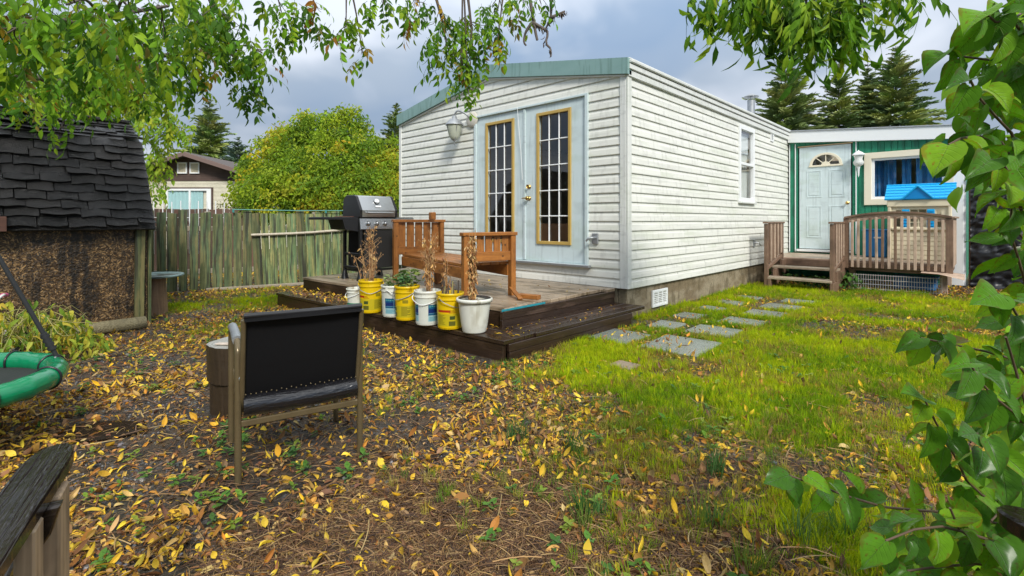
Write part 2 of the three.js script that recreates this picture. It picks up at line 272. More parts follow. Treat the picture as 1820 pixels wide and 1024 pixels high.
const limbsA = [[[-2.82,2.78,5.31],[-2.6,2.64,4.83],[-2.44,2.57,4.41],[-2.02,2.62,4.0],[-1.77,2.68,3.62]],[[-3.7,2.55,5.33],[-3.32,2.48,4.82],[-3.11,2.43,4.35],[-3.07,2.45,3.9]],[[-2.52,3.08,5.31],[-1.61,2.94,4.72],[-1.55,3.28,3.83],[-0.91,3.33,2.95],[-0.19,3.43,2.13],[0.17,3.38,1.79]],[[-1.64,2.34,5.29],[-1.05,2.3,5.01],[-0.63,2.33,4.75],[-0.7,2.52,4.41]]];
const limbsB = [[[3.58,3.52,1.17],[3.19,3.34,0.99],[2.71,3.07,0.9],[2.21,2.89,1.23],[1.87,2.77,1.55],[1.67,2.73,1.74]]];
const dead = [[[0.08,3.33,1.87],[0.11,3.08,1.84],[0.14,2.83,1.81],[0.15,2.77,1.8]],[[0.12,2.93,1.83],[0.08,2.85,1.87],[0.07,2.75,1.89],[0.08,2.72,1.87]],[[0.12,2.93,1.83],[0.17,2.89,1.79],[0.22,2.84,1.74],[0.21,2.74,1.75],[0.24,2.69,1.72],[0.24,2.62,1.72]],[[0.23,3.33,1.73],[0.24,2.98,1.72],[0.2,2.85,1.76]],[[0.24,2.97,1.72],[0.3,3.01,1.66],[0.33,3.03,1.63]]];
const crownBack = [[-7.93,3.34,3.82,0.67],[-8.62,3.54,4.2,0.59],[-6.89,3.1,3.38,0.46],[-6.91,2.63,3.13,0.36],[-7.08,2.11,3.29,0.28],[-7.58,3.58,3.49,0.58],[-6.72,2.72,2.95,0.21],[-9.47,3.39,4.73,0.6],[-6.99,1.69,3.21,0.19],[-9.32,2.78,4.59,0.4],[-8.67,2.93,3.97,0.4]];
const crownYellow = [[-11.03,2.54,0.01,0.63],[-10.54,3.07,-0.46,0.63],[-10.1,3.45,-0.88,0.51],[-9.61,3.52,-1.34,0.51],[-9.17,2.96,-1.76,0.7],[-8.71,2.36,-2.2,0.63],[-9.29,2.63,-0.95,0.82],[-9.93,2.2,-0.35,0.82],[-8.61,1.98,-1.6,0.76],[-10.74,1.83,0.42,0.55],[-9.17,1.81,-0.52,0.85],[-8.77,2.72,-2.55,0.37],[-9.57,3.97,-1.52,0.27],[-10.5,3.9,-0.9,0.25],[-8.19,1.76,-2.0,0.58],[-9.89,1.74,0.16,0.79],[-8.56,1.71,-1.1,0.79],[-11.01,3.53,-0.43,0.25],[-11.35,3.22,-0.11,0.23],[-9.96,3.91,-1.28,0.2],[-9.35,3.76,-1.86,0.26],[-9.04,3.14,-2.16,0.25],[-11.47,2.55,0.29,0.27],[-10.37,3.63,-0.62,0.18],[-9.46,4.12,-1.76,0.15],[-8.85,3.28,-2.61,0.16]];
const lilacFill = [[3.15,1.62,3.37,0.1],[3.12,1.51,3.4,0.09],[3.15,1.39,3.37,0.09],[3.11,1.32,3.34,0.08],[3.13,0.78,3.32,0.08],[3.16,0.66,3.36,0.09],[3.14,0.49,3.31,0.09],[3.03,0.3,3.49,0.09],[3.12,0.28,3.4,0.09],[2.94,0.25,3.5,0.08],[3.09,0.39,3.36,0.09]];
const twigs = [[[3.17,1.23,3.65],[3.12,1.34,3.74],[3.08,1.39,3.82],[3.06,1.43,3.89]],[[3.16,1.6,3.7],[3.13,1.57,3.78],[3.1,1.54,3.86],[3.08,1.55,3.92]],[[3.17,1.49,3.58],[3.12,1.5,3.68],[3.06,1.5,3.78],[3.02,1.5,3.86]],[[3.17,1.22,3.68],[3.1,1.32,3.79],[3.05,1.32,3.88],[3.03,1.3,3.95]],[[3.16,1.11,3.72],[3.13,1.2,3.79],[3.11,1.26,3.86],[3.09,1.27,3.92]],[[3.17,0.93,3.58],[3.14,1.05,3.66],[3.12,1.12,3.72],[3.12,1.18,3.77]],[[3.18,0.73,3.37],[3.13,0.81,3.47],[3.04,0.85,3.59],[2.97,0.88,3.71]],[[3.18,0.41,3.42],[3.06,0.5,3.56],[3.03,0.59,3.63],[3.0,0.68,3.7],[2.98,0.75,3.75]],[[3.18,0.37,3.43],[3.03,0.45,3.61],[2.91,0.48,3.76],[2.81,0.54,3.89],[2.76,0.58,3.97]],[[3.17,0.41,3.65],[3.08,0.49,3.78],[3.0,0.54,3.91],[2.94,0.53,4.01]],[[3.17,0.28,3.53],[3.1,0.37,3.64],[3.03,0.4,3.76],[2.96,0.41,3.87]],[[3.17,0.85,3.63],[3.14,0.93,3.7],[3.12,0.98,3.77],[3.1,1.01,3.83]],[[3.17,0.68,3.67],[3.13,0.75,3.75],[3.08,0.82,3.84],[3.06,0.88,3.91]],[[3.16,0.56,3.7],[3.13,0.64,3.78],[3.09,0.7,3.86],[3.07,0.75,3.92]],[[3.17,1.47,3.66],[3.15,1.52,3.72],[3.13,1.54,3.79],[3.11,1.57,3.85]],[[3.18,1.03,3.37],[3.16,1.09,3.44],[3.13,1.14,3.51],[3.1,1.22,3.59]],[[3.18,0.72,3.41],[3.16,0.75,3.47],[3.12,0.72,3.56],[3.08,0.71,3.64]],[[3.18,1.28,3.42],[3.17,1.43,3.47],[3.12,1.45,3.57],[3.08,1.45,3.65]],[[3.18,0.31,3.42],[3.16,0.43,3.49],[3.12,0.49,3.57],[3.09,0.47,3.64]],[[3.17,0.6,3.67],[3.16,0.68,3.72],[3.12,0.88,3.8],[3.11,0.93,3.86]],[[3.17,0.35,3.62],[3.12,0.44,3.71],[3.05,0.5,3.82],[3.03,0.58,3.89]]];
const grassBlobs = [[0.81,-1.06,1.3,1],[2.05,-0.62,1.2,1],[2.72,-0.16,1.0,1],[2.09,0.66,0.9,1],[1.44,1.28,0.75,1],[1.98,1.66,0.5,0.62],[2.55,1.12,0.6,0.8],[2.75,1.97,0.45,0.5],[0.89,1.8,0.6,0.95],[0.83,2.43,0.4,0.8],[1.43,2.18,0.5,0.9],[0.16,1.17,0.5,1],[1.76,2.45,0.35,0.5],[1.63,2.85,0.35,0.45],[1.27,3.08,0.25,0.35],[1.72,3.42,0.2,0.45],[2.4,2.63,0.3,0.4],[2.21,3.14,0.28,0.45],[2.08,3.58,0.16,0.55],[2.49,3.29,0.25,0.55],[2.58,2.91,0.3,0.5],[2.73,3.22,0.3,0.6],[2.9,2.48,0.4,0.5],[2.96,1.49,0.6,0.9],[2.23,-3.23,1.6,1],[1.22,-3.29,1.2,1],[0.43,-3.33,0.8,1],[0.22,-1.64,0.6,1],[-4.83,2.46,0.9,0.75],[-4.86,3.18,0.7,0.7],[-2.97,2.53,0.5,0.5],[-2.65,3.5,0.5,0.35],[-2.78,3.96,0.4,0.25],[0.08,3.47,0.3,0.18],[2.03,3.12,0.2,0.35]];
const strawBlobs = [[1.5,4.18,0.3,1],[1.75,3.99,0.3,1],[1.75,3.69,0.3,0.8],[1.44,4.37,0.25,0.8],[2.01,3.83,0.25,0.8],[2.12,3.44,0.25,0.5],[1.44,3.87,0.25,0.6],[2.39,3.55,0.25,0.6],[0.92,3.8,0.2,0.25],[1.35,4.53,0.2,0.5],[1.73,3.26,0.25,0.35],[2.21,2.81,0.3,0.35],[1.93,4.03,0.3,1],[1.66,4.29,0.3,1],[2.48,2.76,0.25,0.4]];
// ---------- the ground ----------
const blobs = (list, x, z) => { let k = 1; for (const [a, b, r, w] of list) { const d = ((x - a) ** 2 + (z - b) ** 2) / (r * r); if (d < 9) k *= 1 - w * Math.exp(-d); } return 1 - k; };
const gh = (x, z) => 0.028 * (fbm(x * 1.1 + 40, z * 1.1 + 40, 1301, 3) - 0.5);
const stones = [[1.04, 0.82, 0.54, 0.6], [1.03, 0.02, 0.47, 0.47], [1.075, -0.68, 0.44, 0.43], [1.09, -1.37, 0.42, 0.43], [1.1, -2.03, 0.43, 0.41], [1.14, -2.72, 0.4, 0.34], [0.45, 0.9, 0.42, 0.48], [0.53, 0.08, 0.3, 0.36], [0.49, -0.62, 0.3, 0.32], [0.47, -1.28, 0.3, 0.32], [0.49, -1.93, 0.34, 0.3], [0.5, -2.6, 0.32, 0.28], [1.0, 1.73, 0.2, 0.17]];
const onStone = (x, z, e = 0) => stones.some(([a, b, w, d]) => Math.abs(x - a) < w / 2 - e && Math.abs(z - b) < d / 2 - e);
const built = (x, z) => (x < 0.03 && z < 0.02) || (x > -3.98 && x < 0.26 && z < 2.42 && z > 0) || (x > 0 && x < 2.8 && z < -6.4) || (x < -3.68 && x > -5.8 && z > 3.95) || Math.hypot(x + 0.3, z - 4.12) < 0.2;
const cached = fn => { const N = 280, q = new Float32Array((N + 1) * (N + 1)); for (let j = 0; j <= N; j++) for (let i = 0; i <= N; i++) q[j * (N + 1) + i] = fn(-8 + 14 * i / N, -8 + 14 * j / N); return (x, z) => { const a = clamp((x + 8) / 14 * N, 0, N - 0.001), b = clamp((z + 8) / 14 * N, 0, N - 0.001), i = Math.floor(a), j = Math.floor(b), u = a - i, v = b - j, o = j * (N + 1) + i; return lerp(lerp(q[o], q[o + 1], u), lerp(q[o + N + 1], q[o + N + 2], u), v); }; };
const grassD = cached((x, z) => { const g = blobs(grassBlobs, x, z), n = fbm(x * 2.3, z * 2.3, 1401, 4); return clamp(g * (0.14 + 1.5 * sstep(0.385, 0.62, n + 0.30 * (g - 0.6)))); });
const strawD = cached((x, z) => blobs(strawBlobs, x, z) * (0.35 + 1.1 * sstep(0.35, 0.6, fbm(x * 3 + 5, z * 3, 1451, 3))));
const litterD = cached((x, z) => clamp((0.25 + 1.0 * sstep(0.36, 0.62, fbm(x * 1.7, z * 1.7 + 8, 1501, 4))) * (1 - 0.62 * sstep(0.4, 0.95, blobs(grassBlobs, x, z)))));
{
  const X0 = -8, Z0 = -8, L = 14;
  const t = tex(2048, 2048, (u, v) => {
    const x = X0 + u * L, z = Z0 + (1 - v) * L, f = fbm(x * 60, z * 60, 1601, 2), f2 = fbm(x * 22, z * 22, 1651, 3), f3 = fbm(x * 4, z * 4, 1681, 3);
    let c = mix3([0.015, 0.012, 0.009], [0.062, 0.043, 0.026], clamp(0.2 + 1.2 * (f2 - 0.3)));
    c = mix3(c, [0.10, 0.10, 0.105], sstep(0.62, 0.72, f) * sstep(0.4, 0.6, f3) * 0.8);
    c = mix3(c, [0.16, 0.085, 0.022], litterD(x, z) * sstep(0.5, 0.62, f2) * 0.6);
    c = mix3(c, [0.135, 0.085, 0.042], clamp(strawD(x, z)) * 0.6 * f2 * 1.6);
    const far = sstep(5.5, 7.5, Math.max(Math.abs(x + 1), Math.abs(z + 1)));
    c = mix3(c, mix3([0.06, 0.075, 0.015], [0.12, 0.115, 0.03], f2), Math.max(far, 0.75 * grassD(x, z)));
    return c;
  });
  t.wrapS = t.wrapT = THREE.ClampToEdgeWrapping;
  const n = 170, pos = [], uv = [], idx = [], ax = (k, c) => { const s = 2 * k / n - 1; return c + Math.sign(s) * (Math.abs(s) * 7 + 190 * Math.pow(Math.abs(s), 9)); };
  for (let j = 0; j <= n; j++) for (let i = 0; i <= n; i++) { const x = ax(i, -0.5), z = ax(j, 1); pos.push(x, gh(x, z), z); uv.push((x - X0) / L, 1 - (z - Z0) / L); }
  for (let j = 0; j < n; j++) for (let i = 0; i < n; i++) { const a = j * (n + 1) + i; idx.push(a, a + n + 1, a + 1, a + 1, a + n + 1, a + n + 2); }
  const g = new THREE.BufferGeometry(); g.setAttribute('position', new THREE.Float32BufferAttribute(pos, 3)); g.setAttribute('uv', new THREE.Float32BufferAttribute(uv, 2)); g.setIndex(idx); g.computeVertexNormals();
  const bump = rep(T_fine, 14 / 0.9, 14 / 0.9);
  var ground = struct('ground', g, M({ map: t, roughness: 0.62, bumpMap: bump, bumpScale: 0.02 }));
  ground.userData.label = 'wet dark soil and gravel of the back yard';
}
{ // shallow puddle in the gravel
  const g = new THREE.CircleGeometry(1, 40), p = g.attributes.position; for (let i = 1; i < p.count; i++) { const a = Math.atan2(p.getY(i), p.getX(i)), k = 0.75 + 0.35 * fbm(3 + Math.cos(a) * 1.3, 3 + Math.sin(a) * 1.3, 1701, 3); p.setXY(i, p.getX(i) * 0.24 * k, p.getY(i) * 0.15 * k); } g.rotateX(-Math.PI / 2); g.rotateY(0.8);
  const o = struct('puddle', g, M({ color: lin(0.03, 0.022, 0.015), roughness: 0.04 })); o.position.set(-0.42, gh(-0.42, 4.78) + 0.009, 4.78); o.userData.label = 'small muddy puddle';
}
// ---------- stepping stones ----------
const path = new THREE.Group(); path.name = 'path'; path.userData = { kind: 'structure', label: 'double row of square grey paving slabs along the white house' }; scene.add(path);
stones.forEach(([x, z, w, d], i) => { const o = part('paving_stone', cbox(w, 0.05, d, 0.008), i === 12 ? M({ map: rep(T_slab, 2, 2), color: lin(0.95, 0.66, 0.5), roughness: 0.5 }) : mat.slab, path, [x, -0.006 + rr(-0.004, 0.005), z], [rr(-0.015, 0.015), rr(-0.05, 0.05), rr(-0.012, 0.012)]); if (i === 12) o.userData.label = 'small brown stone alone in the grass'; });

// ---------- the white house ----------
const house = thing('mobile_home', 'white vinyl sided mobile home with glazed double doors facing the wooden deck', 'house');
const COURSE = 0.1143;
function plank(parent, y0, yLo, yHi, xl, xr) {             // one lap of siding, local x along the wall, z outwards
  const prof = [[0, 0.002], [0, 0.0175], [0.05, 0.0185], [0.6, 0.0125], [0.72, 0.0075], [0.86, 0.0045], [1.02, 0.004]];
  const rows = prof.map(([t, d]) => [clamp(y0 + t * COURSE, yLo, yHi), d]);
  if (rows[rows.length - 1][0] - rows[0][0] < 0.012) return;
  const faces = [], pt = rows.map(([y, d]) => { let a = xl(y), b = xr(y); if (b < a) a = b = (a + b) / 2; return [[a, y, d], [b, y, d]]; });
  if (Math.max(...pt.map(([a, b]) => b[0] - a[0])) < 0.02) return;
  for (let i = 0; i + 1 < pt.length; i++) if (pt[i + 1][0][1] - pt[i][0][1] > 1e-5 || Math.abs(pt[i + 1][0][2] - pt[i][0][2]) > 1e-5) faces.push([pt[i][0], pt[i][1], pt[i + 1][1], pt[i + 1][0]]);
  faces.push(pt.map(q => q[1]).concat([[pt[pt.length - 1][1][0], pt[pt.length - 1][1][1], 0.001], [pt[0][1][0], pt[0][1][1], 0.001]]));
  faces.push(pt.map(q => q[0]).reverse().concat([[pt[0][0][0], pt[0][0][1], 0.001], [pt[pt.length - 1][0][0], pt[pt.length - 1][0][1], 0.001]]));
  const g = poly(faces, 0), uv = g.attributes.uv, a = rnd() * 7, b = rnd() * 7; for (let k = 0; k < uv.count; k++) uv.setXY(k, uv.getX(k) + a, uv.getY(k) + b);
  part('siding_plank', g, mat.vinyl, parent, [rr(-0.001, 0.001), 0, 0]);
}
const roofY = x => 2.865 + 0.41 * (1 - Math.abs(x + 2.33) / 2.33);    // underside of the gable board
{
  const doorX = [-2.635, -0.545], doorTop = 2.755, doorLow = 0.575;
  const s = new THREE.Shape(); [[-4.66, 0.345], [0, 0.345], [0, 2.95], [-2.33, 3.36], [-4.66, 2.95]].forEach(([x, y], i) => i ? s.lineTo(x, y) : s.moveTo(x, y)); s.closePath();
  const h = new THREE.Path(); h.moveTo(doorX[0], doorLow); h.lineTo(doorX[0], doorTop); h.lineTo(doorX[1], doorTop); h.lineTo(doorX[1], doorLow); h.closePath(); s.holes.push(h);
  const front = part('wall', slab(s, 0.1, 0), mat.sheath, house, [0, 0, -0.1]);
  for (let k = 0; k < 27; k++) {
    const y0 = 0.345 + k * COURSE, y1 = y0 + COURSE * 1.02; if (y0 > 3.28) break;
    const L = y => Math.max(-4.60, y > 2.865 ? -2.33 - 2.33 * (1 - (y - 2.865) / 0.41) : -9), R = y => Math.min(-0.085, y > 2.865 ? -2.33 + 2.33 * (1 - (y - 2.865) / 0.41) : 9);
    const inDoor = y0 < doorTop && y1 > doorLow;
    if (!inDoor) plank(front, y0, y0, y1, L, R);
    else {
      plank(front, y0, y0, y1, L, () => doorX[0] - 0.008); plank(front, y0, y0, y1, () => doorX[1] + 0.008, R);
      if (y0 < doorLow && y1 > doorLow) plank(front, y0, y0, doorLow - 0.01, () => doorX[0] - 0.008, () => doorX[1] + 0.008);
      if (y1 > doorTop) plank(front, y0, doorTop - 0.004, y1, () => doorX[0] - 0.008, () => doorX[1] + 0.008);
    }
  }
  for (const o of front.children) o.position.z = 0.1;
  // corner posts
  part('corner_trim', cbox(0.085, 2.53, 0.03, 0.006), mat.trim, house, [-0.0425, 1.61, 0.0145]);
  part('corner_trim', cbox(0.03, 2.53, 0.085, 0.006), mat.trim, house, [0.0145, 1.61, -0.013]);
  part('corner_trim', cbox(0.07, 2.53, 0.03, 0.006), mat.trim, house, [-4.635, 1.61, 0.014]);
  // gable boards and their drip strips
  const len = Math.hypot(2.36, 0.415), a = Math.atan2(0.41, 2.33);
  const gb = (x0, x1, y0, y1) => poly([[[x0, y0 - 0.19, 0.07], [x1, y1 - 0.19, 0.07], [x1, y1, 0.07], [x0, y0, 0.07]], [[x0, y0, 0.07], [x1, y1, 0.07], [x1, y1, -0.02], [x0, y0, -0.02]], [[x0, y0 - 0.19, 0.0], [x1, y1 - 0.19, 0.0], [x1, y1 - 0.19, 0.07], [x0, y0 - 0.19, 0.07]], [[x1, y1 - 0.19, 0.07], [x1, y1 - 0.19, -0.02], [x1, y1, -0.02], [x1, y1, 0.07]], [[x0, y0 - 0.19, -0.02], [x0, y0 - 0.19, 0.07], [x0, y0, 0.07], [x0, y0, -0.02]]], 0);
  part('gable_board', gb(-4.68, -2.332, 3.055, 3.468), mat.teal, house);
  part('gable_board', gb(-2.328, 0.045, 3.468, 3.05), mat.teal, house);
  for (const sgn of [-1, 1]) part('trim_strip', cbox(len - 0.02, 0.022, 0.03, 0.004), mat.white, house, [-2.33 + sgn * 1.155, 3.062, 0.026], [0, 0, -sgn * a]);
  // side wall, seen along its length
  const side = new THREE.Group(); side.name = 'wall'; side.rotation.y = Math.PI / 2; house.add(side);
  const sl = 12.0, win = [3.62, 1.51, 4.30, 2.745];
  part('sheathing', slab(rectShape(0.0, 0.345, sl, 2.95, [win]), 0.1, 0), mat.sheath, side, [0, 0, -0.1]);
  for (let k = 0; k < 22; k++) {
    const y0 = 0.345 + k * COURSE, y1 = Math.min(2.84, y0 + COURSE * 1.02); if (y0 > 2.8) break;
    const seam = [1.3, 2.1, 0.8, 2.6, 1.75][k % 5] + 0.1 * (k % 3), end = 6.56;
    const seg = (a, b, lo = y0, hi = y1) => plank(side, y0, lo, hi, () => a, () => b);
    if (y0 < win[3] && y1 > win[1]) { seg(0.07, seam); seg(seam + 0.0015, win[0] - 0.02); seg(win[2] + 0.02, end); if (y0 < win[1]) seg(win[0] - 0.02, win[2] + 0.02, y0, win[1] - 0.015); if (y1 > win[3]) seg(win[0] - 0.02, win[2] + 0.02, win[3] + 0.02, y1); }
    else { seg(0.07, seam); seg(seam + 0.0015, seam + 2.9); seg(seam + 2.9015, end); }
  }
  // eave: three thin metal steps over the side wall
  part('eave_trim', cbox(6.6, 0.075, 0.05, 0.006), mat.trim, side, [3.27, 2.878, 0.02]);
  part('eave_trim', cbox(6.6, 0.062, 0.055, 0.006), mat.trim, side, [3.27, 2.955, 0.033]);
  part('eave_trim', cbox(6.6, 0.042, 0.07, 0.008), mat.trim, side, [3.27, 3.016, 0.048]);
  // side window
  const w = new THREE.Group(); w.name = 'window'; side.add(w); const wx = (win[0] + win[2]) / 2, wy = (win[1] + win[3]) / 2, ww = win[2] - win[0], wh = win[3] - win[1];
  part('frame', slab(rectShape(win[0] - 0.035, win[1] - 0.035, win[2] + 0.035, win[3] + 0.035, [[win[0] + 0.03, win[1] + 0.03, win[2] - 0.03, wy - 0.02], [win[0] + 0.03, wy + 0.02, win[2] - 0.03, win[3] - 0.03]]), 0.05, 0.004), mat.white, w, [0, 0, -0.015]);
  part('sill', cbox(ww + 0.12, 0.035, 0.07, 0.006), mat.trim, w, [wx, win[1] - 0.05, 0.03]);
  for (const s of [-1, 1]) part('pane', cbox(ww - 0.06, wh / 2 - 0.05, 0.004, 0.001), mat.glass, w, [wx, wy + s * wh / 4, 0.0]);
  part('blind', cbox(ww - 0.1, 0.36, 0.01, 0.003), M({ color: lin(0.62, 0.68, 0.70), roughness: 0.7 }), w, [wx, win[3] - 0.24, -0.06]);
  part('curtain', slabWave(ww - 0.08, 1.0, 0.02, 7), M({ color: lin(0.5, 0.52, 0.48), roughness: 0.9 }), w, [wx, win[1] + 0.5, -0.085]);
  // small vents, tap box
  const vent = new THREE.Group(); vent.name = 'vent'; side.add(vent);
  part('frame', slab(rectShape(5.28, 2.72, 5.46, 2.89, [[5.305, 2.745, 5.435, 2.865]]), 0.03, 0.003), mat.white, vent, [0, -0.03, 0.0]);
  for (let k = 0; k < 5; k++) part('slat', cbox(0.13, 0.006, 0.03, 0.002), mat.white, vent, [5.37, 2.735 + k * 0.024, 0.018], [0.6, 0, 0]);
  pbox('tap_plate', 0.07, 0.13, 0.02, mat.galv, side, [4.34, 0.74, 0.026]);
  part('tap', tube([V(4.34, 0.75, 0.03), V(4.37, 0.745, 0.09), V(4.40, 0.70, 0.12)], 0.012, 0.01), mat.steel, side);
  // other walls, floor, ceiling and roof
  pbox('wall', 0.1, 2.6, 12, mat.vinyl, house, [-4.61, 1.645, -6.0]);
  pbox('wall', 4.46, 2.6, 0.1, mat.vinyl, house, [-2.33, 1.645, -11.95]);
  pbox('floor', 4.46, 0.2, 11.7, mat.room, house, [-2.33, 0.44, -5.98]);
  pbox('ceiling', 4.46, 0.06, 11.7, mat.room, house, [-2.33, 2.85, -5.98]);
  pbox('partition', 4.4, 2.2, 0.08, mat.room, house, [-2.33, 1.68, -4.6]);
  for (const s of [-1, 1]) part('roof', cbox(2.42, 0.06, 12.2, 0.01), mat.roofing, house, [-2.33 + s * 1.185, 3.243, -6.08], [0, 0, -s * a]);
  // concrete skirting with its vent
  const sk = pbox('foundation', 0.12, 0.5, 12, mat.conc, house, [-0.085, 0.093, -6.03]);
  { const g = cbox(12, 0.5, 0.12, 0.01, false); sk.geometry = g; sk.rotation.y = Math.PI / 2; }
  pbox('foundation', 4.5, 0.5, 0.12, mat.conc, house, [-2.4, 0.093, -0.09]);
  const fv = new THREE.Group(); fv.name = 'foundation_vent'; fv.position.set(-0.016, 0.155, -0.82); fv.rotation.y = Math.PI / 2; house.add(fv);
  part('frame', slab(rectShape(-0.2, -0.105, 0.2, 0.105, [[-0.17, -0.08, 0.17, 0.08]]), 0.02, 0.003), mat.white, fv);
  for (let k = 0; k < 7; k++) part('slat', cbox(0.34, 0.012, 0.02, 0.003), mat.trim, fv, [0, -0.07 + k * 0.0233, 0.008], [0.5, 0, 0]);
  for (const x of [-0.06, 0.06]) part('mullion', cbox(0.014, 0.16, 0.018, 0.003), mat.white, fv, [x, 0, 0.014]);
  // double doors
  const frame = slab(rectShape(doorX[0] - 0.004, doorLow - 0.005, doorX[1] + 0.004, doorTop - 0.012, [[doorX[0] + 0.035, doorLow + 0.02, doorX[1] - 0.035, doorTop - 0.034]]), 0.07, 0.004);
  part('door_frame', frame, mat.doorPaint, house, [0, 0, -0.035]);
  pbox('door_sill', doorX[1] - doorX[0] + 0.1, 0.03, 0.1, mat.galv, house, [(doorX[0] + doorX[1]) / 2, doorLow + 0.004, 0.025]);
  const leaf = (x0, x1, gx0, gx1) => {
    const y0 = 0.605, y1 = 2.715, g0 = 0.86, g1 = 2.585, d = new THREE.Group(); d.name = 'door'; house.add(d);
    part('panel', slab(rectShape(x0, y0, x1, y1, [[gx0, g0, gx1, g1]]), 0.045, 0.003), mat.doorPaint, d, [0, 0, -0.04]);
    part('glazing_frame', slab(rectShape(gx0 - 0.022, g0 - 0.022, gx1 + 0.022, g1 + 0.022, [[gx0 + 0.012, g0 + 0.012, gx1 - 0.012, g1 - 0.012]]), 0.02, 0.004), mat.gold, d, [0, 0, 0.004]);
    const W = gx1 - gx0 - 0.024, H = g1 - g0 - 0.024, bx = gx0 + 0.012, by = g0 + 0.012;
    for (let i = 0; i < 3; i++) for (let j = 0; j < 5; j++) part('pane', cbox(W / 3 - 0.006, H / 5 - 0.006, 0.004, 0.001), mat.glass, d, [bx + W * (i + 0.5) / 3, by + H * (j + 0.5) / 5, -0.012], [rr(-0.006, 0.006), rr(-0.006, 0.006), 0]);
    for (let i = 1; i < 3; i++) part('muntin', cbox(0.016, H, 0.018, 0.004), mat.white, d, [bx + W * i / 3, by + H / 2, 0.0]);
    for (let j = 1; j < 5; j++) part('muntin', cbox(W, 0.016, 0.016, 0.004), mat.white, d, [bx + W / 2, by + H * j / 5, 0.0]);
    return d;
  };
  leaf(-2.59, -1.622, -2.375, -1.84);
  const dr = leaf(-1.604, -0.59, -1.365, -0.835);
  part('astragal', cbox(0.04, 2.1, 0.018, 0.004), mat.doorPaint, dr, [-1.612, 1.66, 0.016]);
  for (const y of [1.46, 1.62]) { part('knob', lathe([[0.03, 0], [0.032, 0.006], [0.012, 0.012], [0.012, 0.035], [0.028, 0.045], [0.03, 0.06], [0.02, 0.072], [0, 0.075]].slice(0, y > 1.5 ? 5 : 8), 18), mat.brass, dr, [-1.53, y, 0.006], [Math.PI / 2, 0, 0]); }
  part('lever', tube([V(-1.53, 1.46, 0.06), V(-1.57, 1.462, 0.07), V(-1.62, 1.46, 0.066)], 0.012, 0.008), mat.brass, dr);
  for (const y of [0.85, 1.65, 2.5]) part('hinge', cbox(0.02, 0.1, 0.016, 0.003), mat.galv, dr, [-0.588, y, 0.02]);
  // cord hanging over the door
  part('cord', tube([V(-1.72, 2.74, 0.05), V(-1.70, 2.5, 0.045), V(-1.66, 2.1, 0.04), V(-1.63, 1.72, 0.04)], 0.004, 0.004, 10, 4), mat.white, house);
  // outdoor tap beside the door
  pbox('tap_plate', 0.09, 0.13, 0.02, mat.galv, house, [-0.43, 0.93, 0.03]);
  part('tap', tube([V(-0.43, 0.94, 0.03), V(-0.43, 0.94, 0.09), V(-0.47, 0.93, 0.12), V(-0.50, 0.90, 0.12)], 0.018, 0.014), mat.galv, house);
  // stove pipe on the roof
  const ch = new THREE.Group(); ch.name = 'chimney'; ch.position.set(-0.6, 3.1, -6.09); house.add(ch);
  part('pipe', lathe([[0.075, 0], [0.075, 0.62]], 18), mat.galv, ch); part('cap', lathe([[0.03, 0.76], [0.15, 0.70], [0.155, 0.685], [0.03, 0.70]], 18), mat.galv, ch); part('collar', lathe([[0.13, 0.0], [0.12, 0.06], [0.08, 0.09]], 18), mat.galv, ch);
  for (let k = 0; k < 3; k++) part('strap', rod([0.07 * Math.cos(k * 2.1), 0.58, 0.07 * Math.sin(k * 2.1)], [0.08 * Math.cos(k * 2.1), 0.71, 0.08 * Math.sin(k * 2.1)], 0.006), mat.galv, ch);
  // a ceiling lamp in the room (switched off)
  part('ceiling_fixture', lathe([[0, 0], [0.09, 0.01], [0.15, 0.06], [0.16, 0.1], [0.05, 0.12]], 20), mat.white, house, [-1.0, 2.69, -1.4]);
  pbox('cabinet', 0.7, 0.55, 0.4, M({ color: lin(0.32, 0.16, 0.075), roughness: 0.5 }), house, [-1.55, 0.83, -0.75]);
}
function slabWave(w, h, amp, waves, n = 60) {              // hanging cloth with folds
  const g = new THREE.PlaneGeometry(w, h, n, 2), p = g.attributes.position;
  for (let i = 0; i < p.count; i++) { const x = p.getX(i) / w + 0.5; p.setZ(i, amp * (Math.sin(x * waves * 6.283) + 0.5 * Math.sin(x * waves * 2.3 * 6.283 + 1)) * (0.8 + 0.2 * p.getY(i) / h)); }
  g.computeVertexNormals(); return g;
}
